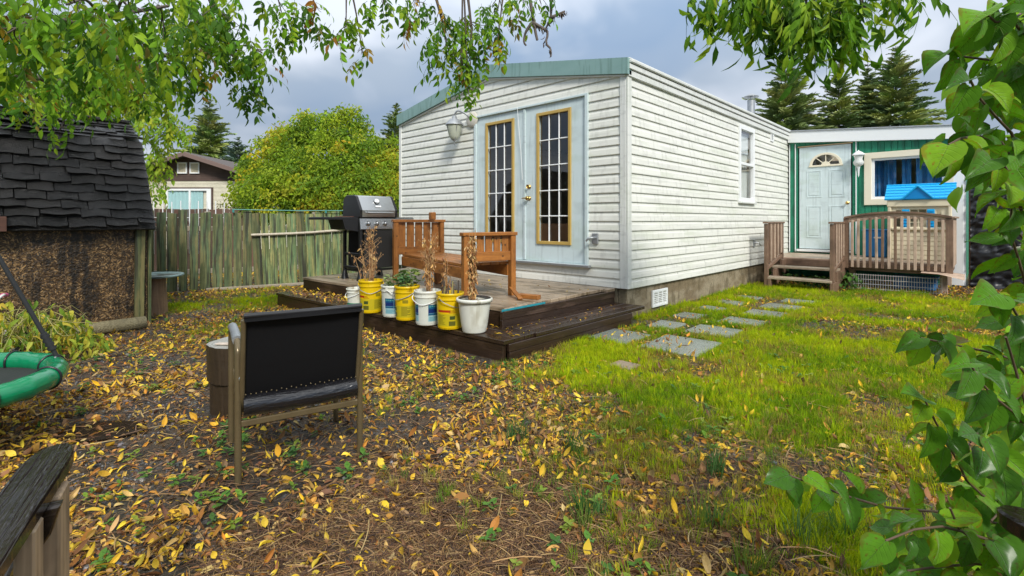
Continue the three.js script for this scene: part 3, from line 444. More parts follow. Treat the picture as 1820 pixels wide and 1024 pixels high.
// lantern on the front wall
{
  const L = thing('wall_lantern', 'frosted glass lantern on the white gable wall left of the double doors', 'lamp', [-2.93, 2.33, 0.0]); L.scale.setScalar(1.4);
  part('arm', tube([V(0.16, 0.26, 0.02), V(0.14, 0.32, 0.07), V(0.04, 0.37, 0.12), V(0, 0.33, 0.13)], 0.012, 0.01, 12), mat.galv, L);
  part('back_plate', lathe([[0.0, 0.03], [0.05, 0.026], [0.085, 0.012], [0.09, 0]], 22), M({ map: rep(T_blot, 3, 3), color: lin(0.6, 0.57, 0.5), roughness: 0.6 }), L, [0.17, 0.27, 0.018], [Math.PI / 2, 0, 0]);
  const gl = M({ color: lin(0.62, 0.66, 0.55), roughness: 0.35, transmission: 0.25, thickness: 0 });
  part('glass_body', new THREE.LatheGeometry([[0.035, 0.0], [0.06, 0.03], [0.085, 0.13], [0.088, 0.16]].map(([a, b]) => new THREE.Vector2(a, b)), 8), gl, L, [0, 0.06, 0.13]);
  part('roof', lathe([[0.105, 0.0], [0.1, 0.012], [0.06, 0.06], [0.03, 0.075], [0.025, 0.1], [0.0, 0.11]], 8), mat.galv, L, [0, 0.215, 0.13]);
  part('finial', lathe([[0, -0.07], [0.008, -0.06], [0.006, -0.03], [0.02, -0.015], [0.036, 0.0]], 10), mat.galv, L, [0, 0.06, 0.13]);
  for (let k = 0; k < 4; k++) { const a = k * Math.PI / 2 + 0.4; part('rib', rod([0.037 * Math.cos(a), 0.06, 0.13 + 0.037 * Math.sin(a)], [0.09 * Math.cos(a), 0.22, 0.13 + 0.09 * Math.sin(a)], 0.005, 5), mat.galv, L); }
}

// ---------- the green addition ----------
{
  const A = thing('green_addition', 'green boarded lean-to addition with pale blue door joined to the white house', 'building', [0, 0, -6.5]);
  const top = x => 2.80 - 0.078 * x, W = 2.77;
  const s = new THREE.Shape(); [[0.03, 0.0], [W, 0.0], [W, top(W)], [0.03, top(0)]].forEach(([x, y], i) => i ? s.lineTo(x, y) : s.moveTo(x, y)); s.closePath();
  for (const [a, b, c, d] of [[0.2, 0.5, 1.15, 2.685], [1.43, 1.53, 2.56, 2.36]]) { const h = new THREE.Path(); h.moveTo(a, b); h.lineTo(a, d); h.lineTo(c, d); h.lineTo(c, b); h.closePath(); s.holes.push(h); }
  part('wall', slab(s, 0.1, 0), mat.green, A, [0, 0, -0.1]);
  const bw = 0.1015; let i = 0;
  for (let x = 0.04; x < W - 0.02; x += bw, i++) {           // vertical grooved boards
    const x1 = Math.min(x + bw - 0.009, W), put = (y0, y1) => { if (y1 - y0 > 0.03) part('board', cbox(x1 - x, y1 - y0, 0.014, 0.003), mat.green, A, [(x + x1) / 2, (y0 + y1) / 2, 0.007]); };
    const t = top((x + x1) / 2) - 0.01;
    if (x1 > 0.215 && x < 1.14) put(2.70, t); else if (x1 > 1.36 && x < 2.63) { put(0.1, 1.46); put(2.45, t); } else put(0.1, t);
  }
  const rf = (x0, x1, y, dz) => poly([[[x0, y(x0) - 0.225, dz], [x1, y(x1) - 0.225, dz], [x1, y(x1), dz], [x0, y(x0), dz]], [[x0, y(x0), dz], [x1, y(x1), dz], [x1, y(x1) + 0.01, dz - 0.3], [x0, y(x0) + 0.01, dz - 0.3]], [[x0, y(x0) - 0.225, 0.0], [x1, y(x1) - 0.225, 0.0], [x1, y(x1) - 0.225, dz], [x0, y(x0) - 0.225, dz]], [[x1, y(x1) - 0.225, dz], [x1, y(x1) - 0.225, -0.1], [x1, y(x1), -0.1], [x1, y(x1), dz]]], 0);
  part('fascia', rf(0.03, 2.86, x => top(x) + 0.21, 0.1), mat.white, A);
  part('drip_edge', cbox(2.84, 0.022, 0.03, 0.004), mat.galv, A, [1.45, top(1.45) + 0.222, 0.105], [0, 0, -0.078]);
  part('roof', cbox(2.86, 0.05, 4, 0.01), mat.roofing, A, [1.44, top(1.44) + 0.2, -2.06], [0, 0, -0.078]);
  pbox('wall', 0.1, 2.6, 4, mat.green, A, [W - 0.05, 1.3, -2.12]); pbox('wall', 2.7, 2.6, 0.1, mat.room, A, [1.4, 1.3, -2.6]); pbox('floor', 2.6, 0.1, 2.4, mat.room, A, [1.4, 0.45, -1.35]);
  pbox('corner_board', 0.16, 2.5, 0.03, mat.white, A, [W - 0.075, 1.27, 0.026]); pbox('corner_board', 0.03, 2.5, 0.12, mat.white, A, [W + 0.016, 1.27, -0.04]);
  for (const x of [0.045, 0.155, 1.215]) part('trim_strip', cbox(0.018, 2.25, 0.022, 0.004), mat.white, A, [x, 1.62, 0.026]);
  // door with its fan light
  const d = new THREE.Group(); d.name = 'door'; A.add(d);
  const sh = rectShape(0.228, 0.575, 1.125, 2.655), fan = new THREE.Path(), cx = 0.70, cy = 2.275, R = 0.255;
  fan.moveTo(cx - R, cy); for (let k = 0; k <= 24; k++) { const t = Math.PI - Math.PI * k / 24; fan.lineTo(cx + R * Math.cos(t), cy + 0.86 * R * Math.sin(t)); } fan.closePath(); sh.holes.push(fan);
  part('panel', slab(sh, 0.045, 0.003), mat.doorPaint, d, [0, 0, -0.035]);
  const ring = (r0, r1, n = 20) => { const q = new THREE.Shape(); for (let k = 0; k <= n; k++) { const t = Math.PI * k / n; const x = cx + r1 * Math.cos(t), y = cy + 0.86 * r1 * Math.sin(t); k ? q.lineTo(x, y) : q.moveTo(x, y); } for (let k = n; k >= 0; k--) { const t = Math.PI * k / n; q.lineTo(cx + r0 * Math.cos(t), cy + 0.86 * r0 * Math.sin(t)); } q.closePath(); return slab(q, 0.018, 0.003); };
  part('fan_frame', ring(R - 0.015, R + 0.028), mat.cream, d, [0, 0, 0.008]); part('fan_hub', ring(0.01, 0.075, 12), mat.cream, d, [0, 0, 0.002]);
  part('fan_sill', cbox(0.6, 0.035, 0.024, 0.005), mat.cream, d, [cx, cy - 0.016, 0.02]);
  for (const t of [0.25, 0.5, 0.75]) { const a = Math.PI * t; part('fan_spoke', cbox(R - 0.07, 0.016, 0.014, 0.003), mat.cream, d, [cx + (R + 0.06) / 2 * Math.cos(a), cy + 0.86 * (R + 0.06) / 2 * Math.sin(a), 0.006], [0, 0, Math.atan2(0.86 * Math.sin(a), Math.cos(a))]); }
  { const q = new THREE.Shape(); q.moveTo(cx - R, cy); for (let k = 0; k <= 20; k++) { const t = Math.PI - Math.PI * k / 20; q.lineTo(cx + R * Math.cos(t), cy + 0.86 * R * Math.sin(t)); } q.closePath(); part('pane', slab(q, 0.004, 0), mat.glass, d, [0, 0, -0.012]); }
  for (const [x0, x1, y0, y1] of [[0.36, 0.63, 1.62, 2.17], [0.76, 1.03, 1.62, 2.17], [0.36, 0.63, 0.80, 1.45], [0.76, 1.03, 0.80, 1.45]]) {   // raised panels: an outer bead and a field
    part('bead', slab(rectShape(x0, y0, x1, y1, [[x0 + 0.022, y0 + 0.022, x1 - 0.022, y1 - 0.022]]), 0.004, 0.003), mat.doorPaint, d, [0, 0, 0.0125]);
    part('field', cbox(x1 - x0 - 0.09, y1 - y0 - 0.09, 0.01, 0.004), mat.doorPaint, d, [(x0 + x1) / 2, (y0 + y1) / 2, 0.0145]);
  }
  part('knob', lathe([[0.032, 0], [0.03, 0.008], [0.012, 0.014], [0.012, 0.035], [0.03, 0.045], [0.03, 0.06], [0, 0.07]], 16), mat.brass, d, [1.075, 1.50, 0.012], [Math.PI / 2, 0, 0]);
  pbox('door_sill', 0.98, 0.045, 0.11, mat.white, A, [0.675, 0.535, 0.02]);
  pbox('door_head', 0.96, 0.02, 0.04, M({ color: lin(0.50, 0.36, 0.22), roughness: 0.7 }), A, [0.68, 2.675, 0.02]);
  // picture window
  const w = new THREE.Group(); w.name = 'window'; A.add(w);
  part('frame', slab(rectShape(1.35, 1.45, 2.64, 2.44, [[1.455, 1.555, 2.535, 2.335]]), 0.05, 0.005), mat.cream, w, [0, 0, -0.01]);
  part('frame', slab(rectShape(1.44, 1.54, 2.55, 2.35, [[1.50, 1.60, 2.49, 2.295]]), 0.04, 0.004), mat.white, w, [0, 0, -0.04]);
  part('pane', cbox(1.05, 0.76, 0.005, 0.001), mat.glass, w, [1.995, 1.945, -0.03]);
  part('curtain', slabWave(0.34, 0.95, 0.05, 2), mat.blueCurtain, w, [1.64, 1.92, -0.24]); part('curtain', slabWave(0.44, 0.95, 0.05, 2.5), mat.blueCurtain, w, [2.33, 1.92, -0.2]); part('curtain', slabWave(0.14, 0.95, 0.02, 1.5), mat.blueCurtain, w, [1.97, 1.92, -0.22]);
  // lantern beside the door
  const L = thing('wall_lantern', 'white frosted globe lantern beside the pale blue door of the green addition', 'lamp', [1.27, 2.14, -6.5]);
  const fg = M({ color: lin(0.78, 0.8, 0.78), roughness: 0.4, transmission: 0.2, thickness: 0 });
  part('globe', lathe([[0.028, 0.05], [0.075, 0.08], [0.09, 0.13], [0.06, 0.19], [0.075, 0.24], [0.085, 0.27]], 16), fg, L, [0, 0.0, 0.12]);
  part('roof', lathe([[0.11, 0.27], [0.1, 0.29], [0.05, 0.33], [0.02, 0.345], [0, 0.37]], 16), mat.white, L, [0, 0, 0.12]);
  part('tail', lathe([[0.0, -0.16], [0.012, -0.12], [0.018, 0.0], [0.03, 0.05]], 10), mat.white, L, [0, 0, 0.12]); part('arm', tube([V(0, 0.2, 0.016), V(0, 0.3, 0.04), V(0, 0.35, 0.1)], 0.013), mat.white, L);
}

// ---------- porch with steps ----------
{
  const P = thing('porch', 'weathered brown wooden porch with arched railing and steps before the pale blue door', 'porch');
  const top = 0.48, z0 = -4.92, z1 = -6.44;
  for (let k = 0; k < 11; k++) pbox('deck_board', 2.62, 0.035, 0.128, k % 3 ? mat.porchTop : mat.porchPale, P, [1.36, top - 0.018, z0 - 0.066 - k * 0.138], [0, rr(-0.002, 0.002), 0]);
  pbox('rim_board', 2.6, 0.13, 0.04, mat.porchWood, P, [1.36, top - 0.105, z0 - 0.03]); pbox('rim_board', 0.04, 0.13, 1.4, mat.porchWood, P, [2.64, top - 0.105, -5.68]);
  for (const [x, z] of [[2.58, -5.08], [0.14, -5.08], [2.58, -6.3], [1.35, -5.3]]) pbox('post', 0.09, 0.46, 0.09, mat.porchPale, P, [x, 0.15, z]);
  // stair
  for (const [y, z, d] of [[0.175, -4.12, 0.29], [0.335, -4.52, 0.29]]) pbox('tread', 0.98, 0.036, d, mat.porchTop, P, [0.80, y, z], [0, rr(-0.01, 0.01), 0]);
  pbox('riser', 0.95, 0.12, 0.03, mat.porchWood, P, [0.80, 0.40, -4.90]);
  for (const x of [0.345, 1.255]) {
    const s = new THREE.Shape(); [[0, 0], [0.30, 0], [0.95, 0.44], [0.95, 0.2], [0.98, 0.46], [0.62, 0.46], [0.60, 0.30], [0.28, 0.30], [0.24, 0.15], [-0.02, 0.15]].forEach(() => 0);
    [[-0.02, -0.03], [0.2, -0.03], [0.98, 0.28], [0.98, 0.45], [0.66, 0.45], [0.66, 0.314], [0.26, 0.314], [0.26, 0.154], [-0.02, 0.154]].forEach(([a, b], i) => i ? s.lineTo(a, b) : s.moveTo(a, b)); s.closePath();
    part('stringer', slab(s, 0.04, 0.003), mat.porchWood, P, [x + 0.02, 0, -3.98], [0, Math.PI / 2, 0]);
  }
  // guards either side of the stair: post, cap, balusters, a lattice on the inner one
  for (const [x, zf, zn, yb] of [[0.33, -4.86, -4.0, 0.3], [1.285, -4.86, -4.06, 0.3]]) {
    const g = new THREE.Group(); g.name = 'stair_guard'; P.add(g); const len = zn - zf, zm = (zn + zf) / 2;
    pbox('post', 0.06, 1.10, 0.06, mat.porchWood, g, [x, 0.545, zn]); pbox('post', 0.06, 0.66, 0.06, mat.porchWood, g, [x, 0.80, zf]);
    pbox('cap', 0.085, 0.03, len + 0.12, mat.porchWood, g, [x, 1.115, zm]); pbox('bottom_rail', 0.045, 0.05, len, mat.porchWood, g, [x, 0.42, zm], [0.22, 0, 0]);
    const n = 8; for (let k = 1; k <= n; k++) { const z = zn + (zf - zn) * k / (n + 1), y = 0.40 + (zn - z) * 0.22; pbox('baluster', 0.03, 1.1 - y, 0.035, k % 2 ? mat.porchWood : mat.porchPale, g, [x + 0.02, (1.1 + y) / 2, z]); }
    if (x < 1) for (let k = 0; k < 8; k++) pbox('cross_slat', 0.02, 0.022, len * 0.55, mat.porchWood, g, [x - 0.012, 0.56 + k * 0.065, zf + len * 0.28]);
  }
  // front railing with an arched cap
  const R = new THREE.Group(); R.name = 'railing'; P.add(R); const arch = x => 1.195 + 0.085 * (1 - ((x - 2.0) / 0.69) ** 2);
  const zr = z0 + 0.03, rail = (dy, h, w, m, nm) => { const f = [], n = 12, X = k => 1.31 + 1.375 * k / n; for (let k = 0; k < n; k++) { const a = X(k), b = X(k + 1), ya = arch(a) + dy, yb = arch(b) + dy; f.push([[a, ya, w], [b, yb, w], [b, yb, -w], [a, ya, -w]], [[a, ya - h, w], [b, yb - h, w], [b, yb, w], [a, ya, w]], [[b, yb - h, -w], [a, ya - h, -w], [a, ya, -w], [b, yb, -w]], [[a, ya - h, -w], [b, yb - h, -w], [b, yb - h, w], [a, ya - h, w]]); } for (const [k, s] of [[0, 0], [n, 1]]) { const a = X(k), y = arch(a) + dy; f.push([[a, y - h, -w], [a, y - h, w], [a, y, w], [a, y, -w]]); } part(nm, poly(f, 0), m, R, [0, 0, zr + 0.03]); };
  rail(0.02, 0.03, 0.055, mat.porchWood, 'cap'); rail(-0.01, 0.085, 0.018, mat.porchPale, 'top_rail');
  pbox('bottom_rail', 1.36, 0.085, 0.035, mat.porchWood, R, [2.0, 0.405, zr + 0.03]);
  pbox('post', 0.075, 0.84, 0.075, mat.porchWood, R, [1.335, 0.77, zr + 0.02]); pbox('post', 0.085, 0.86, 0.085, mat.porchWood, R, [2.655, 0.76, zr + 0.02]);
  for (let k = 0; k < 15; k++) { const x = 1.425 + k * 0.0825, y1 = arch(x) - 0.06; pbox('baluster', 0.037, y1 - 0.37, 0.037, pick([mat.porchPale, mat.porchWood, mat.porchPale]), R, [x, (y1 + 0.37) / 2, zr + 0.062], [0, 0, rr(-0.008, 0.008)]); }
  const R2 = new THREE.Group(); R2.name = 'railing'; P.add(R2); pbox('cap', 0.1, 0.03, 1.4, mat.porchPale, R2, [2.67, 1.2, -5.65]); for (let k = 0; k < 9; k++) pbox('baluster', 0.035, 0.78, 0.037, mat.porchPale, R2, [2.67, 0.8, -5.05 - k * 0.15]);
  // warped sheet drooping off the front corner
  { const g = new THREE.PlaneGeometry(0.5, 0.34, 10, 8); g.rotateX(-Math.PI / 2); const p = g.attributes.position; for (let k = 0; k < p.count; k++) { const x = p.getX(k), z = p.getZ(k), e = Math.max(0, x + 0.05) + Math.max(0, z); p.setY(k, -0.35 * e * e + 0.06 * Math.max(0, x - 0.12) - 0.25 * Math.max(0, z) * (x + 0.25)); } g.computeVertexNormals(); part('warped_sheet', g, mat.porchPale, P, [2.58, 0.36, -4.86]); }
  // wire panel leaning under the porch
  const wp = thing('wire_fence', 'low white wire fence standing under the porch', 'wire fence', [1.45, 0, -4.80], 0.08), ws = [];
  for (let k = 0; k < 4; k++) ws.push(rod([0, 0.03 + k * 0.075, 0], [1.12, 0.03 + k * 0.075, 0], 0.004, 4)); for (let k = 0; k <= 34; k++) ws.push(rod([k * 1.12 / 34, 0, 0.004], [k * 1.12 / 34, 0.27, 0.004], 0.003, 4));
  part('wire_grid', mergeGeometries(ws), M({ color: lin(0.55, 0.55, 0.52), roughness: 0.4, metalness: 0.3 }), wp, null, [-0.12, 0, 0]);
  const tub = thing('storage_tub', 'dusty blue plastic tub stored under the porch', 'tub', [2.2, 0, -5.5]); part('body', cbox(0.55, 0.2, 0.4, 0.03), M({ color: lin(0.02, 0.12, 0.3), roughness: 0.5 }), tub, [0, 0.1, 0]); part('lid', cbox(0.59, 0.025, 0.44, 0.01), M({ color: lin(0.03, 0.16, 0.36), roughness: 0.5 }), tub, [0, 0.21, 0]);
}
// toy playhouse on the porch
{
  const H = thing('toy_playhouse', 'cream plastic toy playhouse with bright blue roof standing on the porch', 'playhouse', [2.235, 0.48, -5.62]);
  const cr = M({ color: lin(0.68, 0.61, 0.44), roughness: 0.45 }), bl = M({ color: lin(0.0, 0.36, 0.74), roughness: 0.4 }), bd = M({ color: lin(0.0, 0.21, 0.55), roughness: 0.4 });
  const w = 0.8, d = 0.5;
  part('wall', slab(rectShape(-w / 2, 0, w / 2, 0.9, [[-0.31, 0.56, -0.235, 0.85], [-0.12, 0.56, 0.10, 0.86], [0.22, 0.56, 0.29, 0.85]]), 0.03, 0.004), cr, H, [0, 0, -0.03]);
  for (const s of [-1, 1]) part('wall', cbox(0.03, 0.9, d - 0.06, 0.006), cr, H, [s * (w / 2 - 0.016), 0.45, -d / 2 - 0.005]); part('wall', cbox(w, 0.9, 0.03, 0.006), cr, H, [0, 0.45, -d + 0.015]);
  for (const s of [-1, 1]) part('corner_post', cbox(0.05, 0.95, 0.05, 0.012), cr, H, [s * (w / 2 - 0.005), 0.475, 0.012]);
  part('beam', cbox(w + 0.06, 0.125, 0.05, 0.012), cr, H, [0, 0.965, 0.02]);
  for (let k = 0; k < 6; k++) part('clapboard', cbox(w - 0.07, 0.07, 0.012, 0.004), cr, H, [0, 0.05 + k * 0.078, 0.006], [-0.06, 0, 0]);
  part('sill', cbox(w - 0.06, 0.045, 0.05, 0.01), cr, H, [0, 0.53, 0.022]);
  for (const x of [-0.175, 0.155]) { const sh = new THREE.Group(); sh.name = 'shutter'; sh.position.set(x, 0.70, 0.018); H.add(sh); part('panel', cbox(0.1, 0.32, 0.022, 0.006), bl, sh); for (let k = 0; k < 6; k++) part('louvre', cbox(0.075, 0.012, 0.014, 0.003), bd, sh, [0, -0.12 + k * 0.048, 0.013]); }
  for (const y of [0.64, 0.76]) part('window_bar', cbox(0.22, 0.012, 0.012, 0.003), cr, H, [-0.01, y, -0.015]); part('window_bar', cbox(0.012, 0.3, 0.012, 0.003), cr, H, [-0.01, 0.71, -0.016]);
  // roof: rows of moulded shingles front, plain behind
  const rw = w + 0.13, a = Math.atan2(0.25, 0.31), L = Math.hypot(0.25, 0.31);
  const rf = new THREE.Group(); rf.name = 'roof'; rf.position.set(0, 1.025, 0.065); H.add(rf);
  part('slope', cbox(rw, 0.02, L, 0.005), bl, rf, [0, 0.125, -0.155], [a, 0, 0]);
  part('slope', cbox(rw, 0.02, L, 0.005), bl, rf, [0, 0.125, -0.47], [-a, 0, 0]);
  for (let r = 0; r < 5; r++) for (let c = 0; c < 14; c++) { const t = (r + 0.5) / 5; part('shingle', cbox(rw / 14 - 0.006, 0.008, L / 5 - 0.004, 0.003), bl, rf, [-rw / 2 + rw * (c + 0.5) / 14, 0.014 + 0.25 * t, -0.31 * t + 0.003], [a - 0.12, 0, 0]); }
  part('ridge', cbox(rw + 0.01, 0.03, 0.04, 0.008), bl, rf, [0, 0.265, -0.312]);
  for (const s of [-1, 1]) part('gable', poly([[[0, 0, 0], [0, 0, -0.62], [0, 0.25, -0.31]]]), cr, rf, [s * (w / 2 - 0.02), 0, 0]);
  const gb = new THREE.Group(); gb.name = 'dormer'; gb.position.set(-0.01, 1.035, 0.085); H.add(gb);
  part('face', poly([[[-0.2, 0, 0], [0.2, 0, 0], [0, 0.21, 0]], [[-0.2, 0, 0], [0, 0.21, 0], [0, 0.21, -0.27], [-0.2, 0, 0]], [[0.2, 0, 0], [0, 0.21, -0.27], [0, 0.21, 0]]]), bd, gb);
  for (const s of [-1, 1]) part('rake', cbox(0.30, 0.028, 0.03, 0.006), bl, gb, [s * 0.103, 0.112, 0.008], [0, 0, -s * Math.atan2(0.21, 0.2)]);
}
{
  const B = thing('recycling_bin', 'square blue plastic bin on the porch beside the toy playhouse', 'bin', [1.585, 0.48, -6.12]);
  const bm = M({ color: lin(0.008, 0.16, 0.42), roughness: 0.42 });
  const g = cbox(0.35, 0.5, 0.34, 0.02), p = g.attributes.position; for (let i = 0; i < p.count; i++) { const k = 0.94 + 0.12 * (p.getY(i) + 0.25); p.setX(i, p.getX(i) * k); p.setZ(i, p.getZ(i) * k); } g.computeVertexNormals();
  part('body', g, bm, B, [0, 0.25, 0]); part('rim', cbox(0.39, 0.03, 0.38, 0.01), bm, B, [0, 0.5, 0]); part('handle', cbox(0.11, 0.03, 0.02, 0.006), M({ color: lin(0.6, 0.62, 0.65), roughness: 0.5 }), B, [0.04, 0.36, 0.175]);
}
// black tarpaulin screen beyond the addition
{
  const T = thing('tarpaulin_screen', 'wrinkled black tarpaulin screen stretched beside the green addition', 'screen', [2.84, 0, -6.45], 0);
  const g = new THREE.PlaneGeometry(2.6, 2.27, 90, 70), p = g.attributes.position; for (let i = 0; i < p.count; i++) { const x = p.getX(i), y = p.getY(i); const n = fbm(x * 3 + 7, y * 7 + 3, 1801, 4); p.setZ(i, 0.07 * (Math.abs(Math.sin(n * 14 + y * 3)) - 0.5) + 0.03 * fbm(x * 12, y * 16, 1811, 3)); } g.computeVertexNormals();
  part('sheet', g, M({ color: lin(0.016, 0.017, 0.021), roughness: 0.36 }), T, [1.32, 1.145, 0]); for (const x of [0.03, 1.3, 2.6]) pbox('post', 0.07, 2.3, 0.07, mat.porchWood, T, [x, 1.15, -0.09]);
  pbox('top_rail', 2.65, 0.05, 0.05, mat.blackMatte, T, [1.32, 2.28, -0.02]);
}
// ---------- deck with a step on two sides ----------
{
  const D = thing('wooden_deck', 'low two-level wooden deck with grey top and dark stained sides before the double doors', 'deck');
  const skew = 0.0426;
  const up = new THREE.Group(); up.name = 'platform'; up.position.set(-0.14, 0, 1.93); up.rotation.y = skew; D.add(up);
  for (let k = 0; k < 13; k++) pbox('deck_board', 3.86 + rr(-0.004, 0.01), 0.036, 0.139, mat.deck, up, [-1.93 + rr(-0.006, 0.006), 0.327 + rr(-0.001, 0.001), -0.072 - k * 0.1435], [rr(-0.004, 0.004), rr(-0.0015, 0.0015), 0], 0.005);
  pbox('riser', 3.84, 0.155, 0.038, mat.darkwood, up, [-1.93, 0.235, -0.03]);
  pbox('riser', 0.038, 0.14, 1.86, mat.darkwood, up, [-3.83, 0.24, -0.98]); 
  pbox('deck_board', 4.1, 0.034, 0.15, mat.deck, D, [-2.2, 0.326, 0.1]);
  const rs = pbox('riser', 1.9, 0.075, 0.038, mat.darkwood, D, [-0.155, 0.275, 1.0], [0, Math.PI / 2, 0]); pbox('riser', 1.9, 0.07, 0.036, mat.darkwood, D, [-0.158, 0.203, 1.0], [0, Math.PI / 2, 0]);
  pbox('painted_edge', 0.62, 0.02, 0.006, M({ map: rep(T_blot, 4, 4), color: lin(0.02, 0.24, 0.30), roughness: 0.4 }), D, [-0.131, 0.330, 1.66], [0, Math.PI / 2, 0]);
  const lo = new THREE.Group(); lo.name = 'step'; lo.position.set(0.24, 0, 2.32); lo.rotation.y = skew; D.add(lo);
  for (let k = 0; k < 3; k++) pbox('step_board', 4.14, 0.036, 0.128, k === 1 ? mat.darkwood : mat.wet, lo, [-2.07, 0.16, -0.066 - k * 0.134], [rr(-0.004, 0.004), 0, 0]);
  pbox('face_board', 4.1, 0.15, 0.038, mat.darkwood, lo, [-2.07, 0.065, -0.03]); pbox('face_board', 0.038, 0.15, 0.36, mat.darkwood, lo, [-4.1, 0.065, -0.22]);
  const ls = new THREE.Group(); ls.name = 'step'; D.add(ls);
  for (let k = 0; k < 3; k++) pbox('step_board', 1.89 - k * 0.005, 0.036, 0.122, k === 1 ? mat.darkwood : mat.wet, ls, [0.183 - k * 0.128, 0.162, 0.975], [0, Math.PI / 2, 0]);
  pbox('face_board', 1.95, 0.065, 0.036, mat.darkwood, ls, [0.232, 0.11, 1.29], [0, Math.PI / 2, 0]); pbox('face_board', 1.93, 0.085, 0.034, mat.darkwood, ls, [0.228, 0.033, 1.29], [0, Math.PI / 2, 0]);
}
// ---------- daybed bench ----------
{
  const B = thing('wooden_bench', 'orange brown cedar bench with slatted ends standing on the deck', 'bench', [-0.65, 0.345, 1.25], THREE.MathUtils.degToRad(-15));
  const c = mat.cedar, end = (x, h, low, L) => {
    const g = new THREE.Group(); g.name = 'end_panel'; g.position.x = x; B.add(g);
    pbox('post', 0.075, h, 0.06, c, g, [0, h / 2, 0.03]); pbox('post', 0.075, h, 0.06, c, g, [0, h / 2, L - 0.03]);
    pbox('top_rail', 0.095, 0.036, L + 0.03, c, g, [0, h + 0.012, L / 2]); pbox('lower_rail', 0.04, 0.1, L - 0.12, c, g, [0.005, low, L / 2]);
    const n = 5, s = (L - 0.12) / n; for (let k = 0; k < n; k++) pbox('slat', 0.022, h - low - 0.04, s - 0.018, c, g, [-0.012, (h + low) / 2 + 0.012, 0.06 + s * (k + 0.5)]);
  };
  end(0, 0.655, 0.43, 0.62); end(-1.9, 0.79, 0.40, 0.72);
  for (const z of [0.05, 0.60]) pbox('side_rail', 1.84, 0.12, 0.04, c, B, [-0.95, 0.27, z]);
  for (let k = 0; k < 5; k++) pbox('seat_slat', 1.80, 0.03, 0.105, c, B, [-0.95, 0.35, 0.09 + k * 0.118]);
  for (const x of [-0.55, -1.35]) pbox('leg', 0.07, 0.22, 0.07, c, B, [x, 0.11, 0.32]);
  const blk = thing('wood_block', 'short upright cedar block standing above the taller end of the bench', 'block', [-2.42, 1.165, 1.0], -0.26); part('block', cbox(0.1, 0.1, 0.07, 0.008), c, blk, [0, 0.05, 0]);
  const o1 = thing('wood_offcut', 'cedar offcut lying flat on the deck beside the bench foot', 'offcut', [-0.36, 0.345, 1.34], 0.25); part('board', cbox(0.24, 0.045, 0.08, 0.004), c, o1, [0, 0.024, 0]);
  const o2 = thing('wood_offcut', 'thin cedar stick leaning against the foot of the bench', 'offcut', [-0.47, 0.345, 1.42], -0.42); part('stick', cbox(0.27, 0.02, 0.05, 0.004), c, o2, [0, 0.056, 0], [0, 0, -0.33]);
}
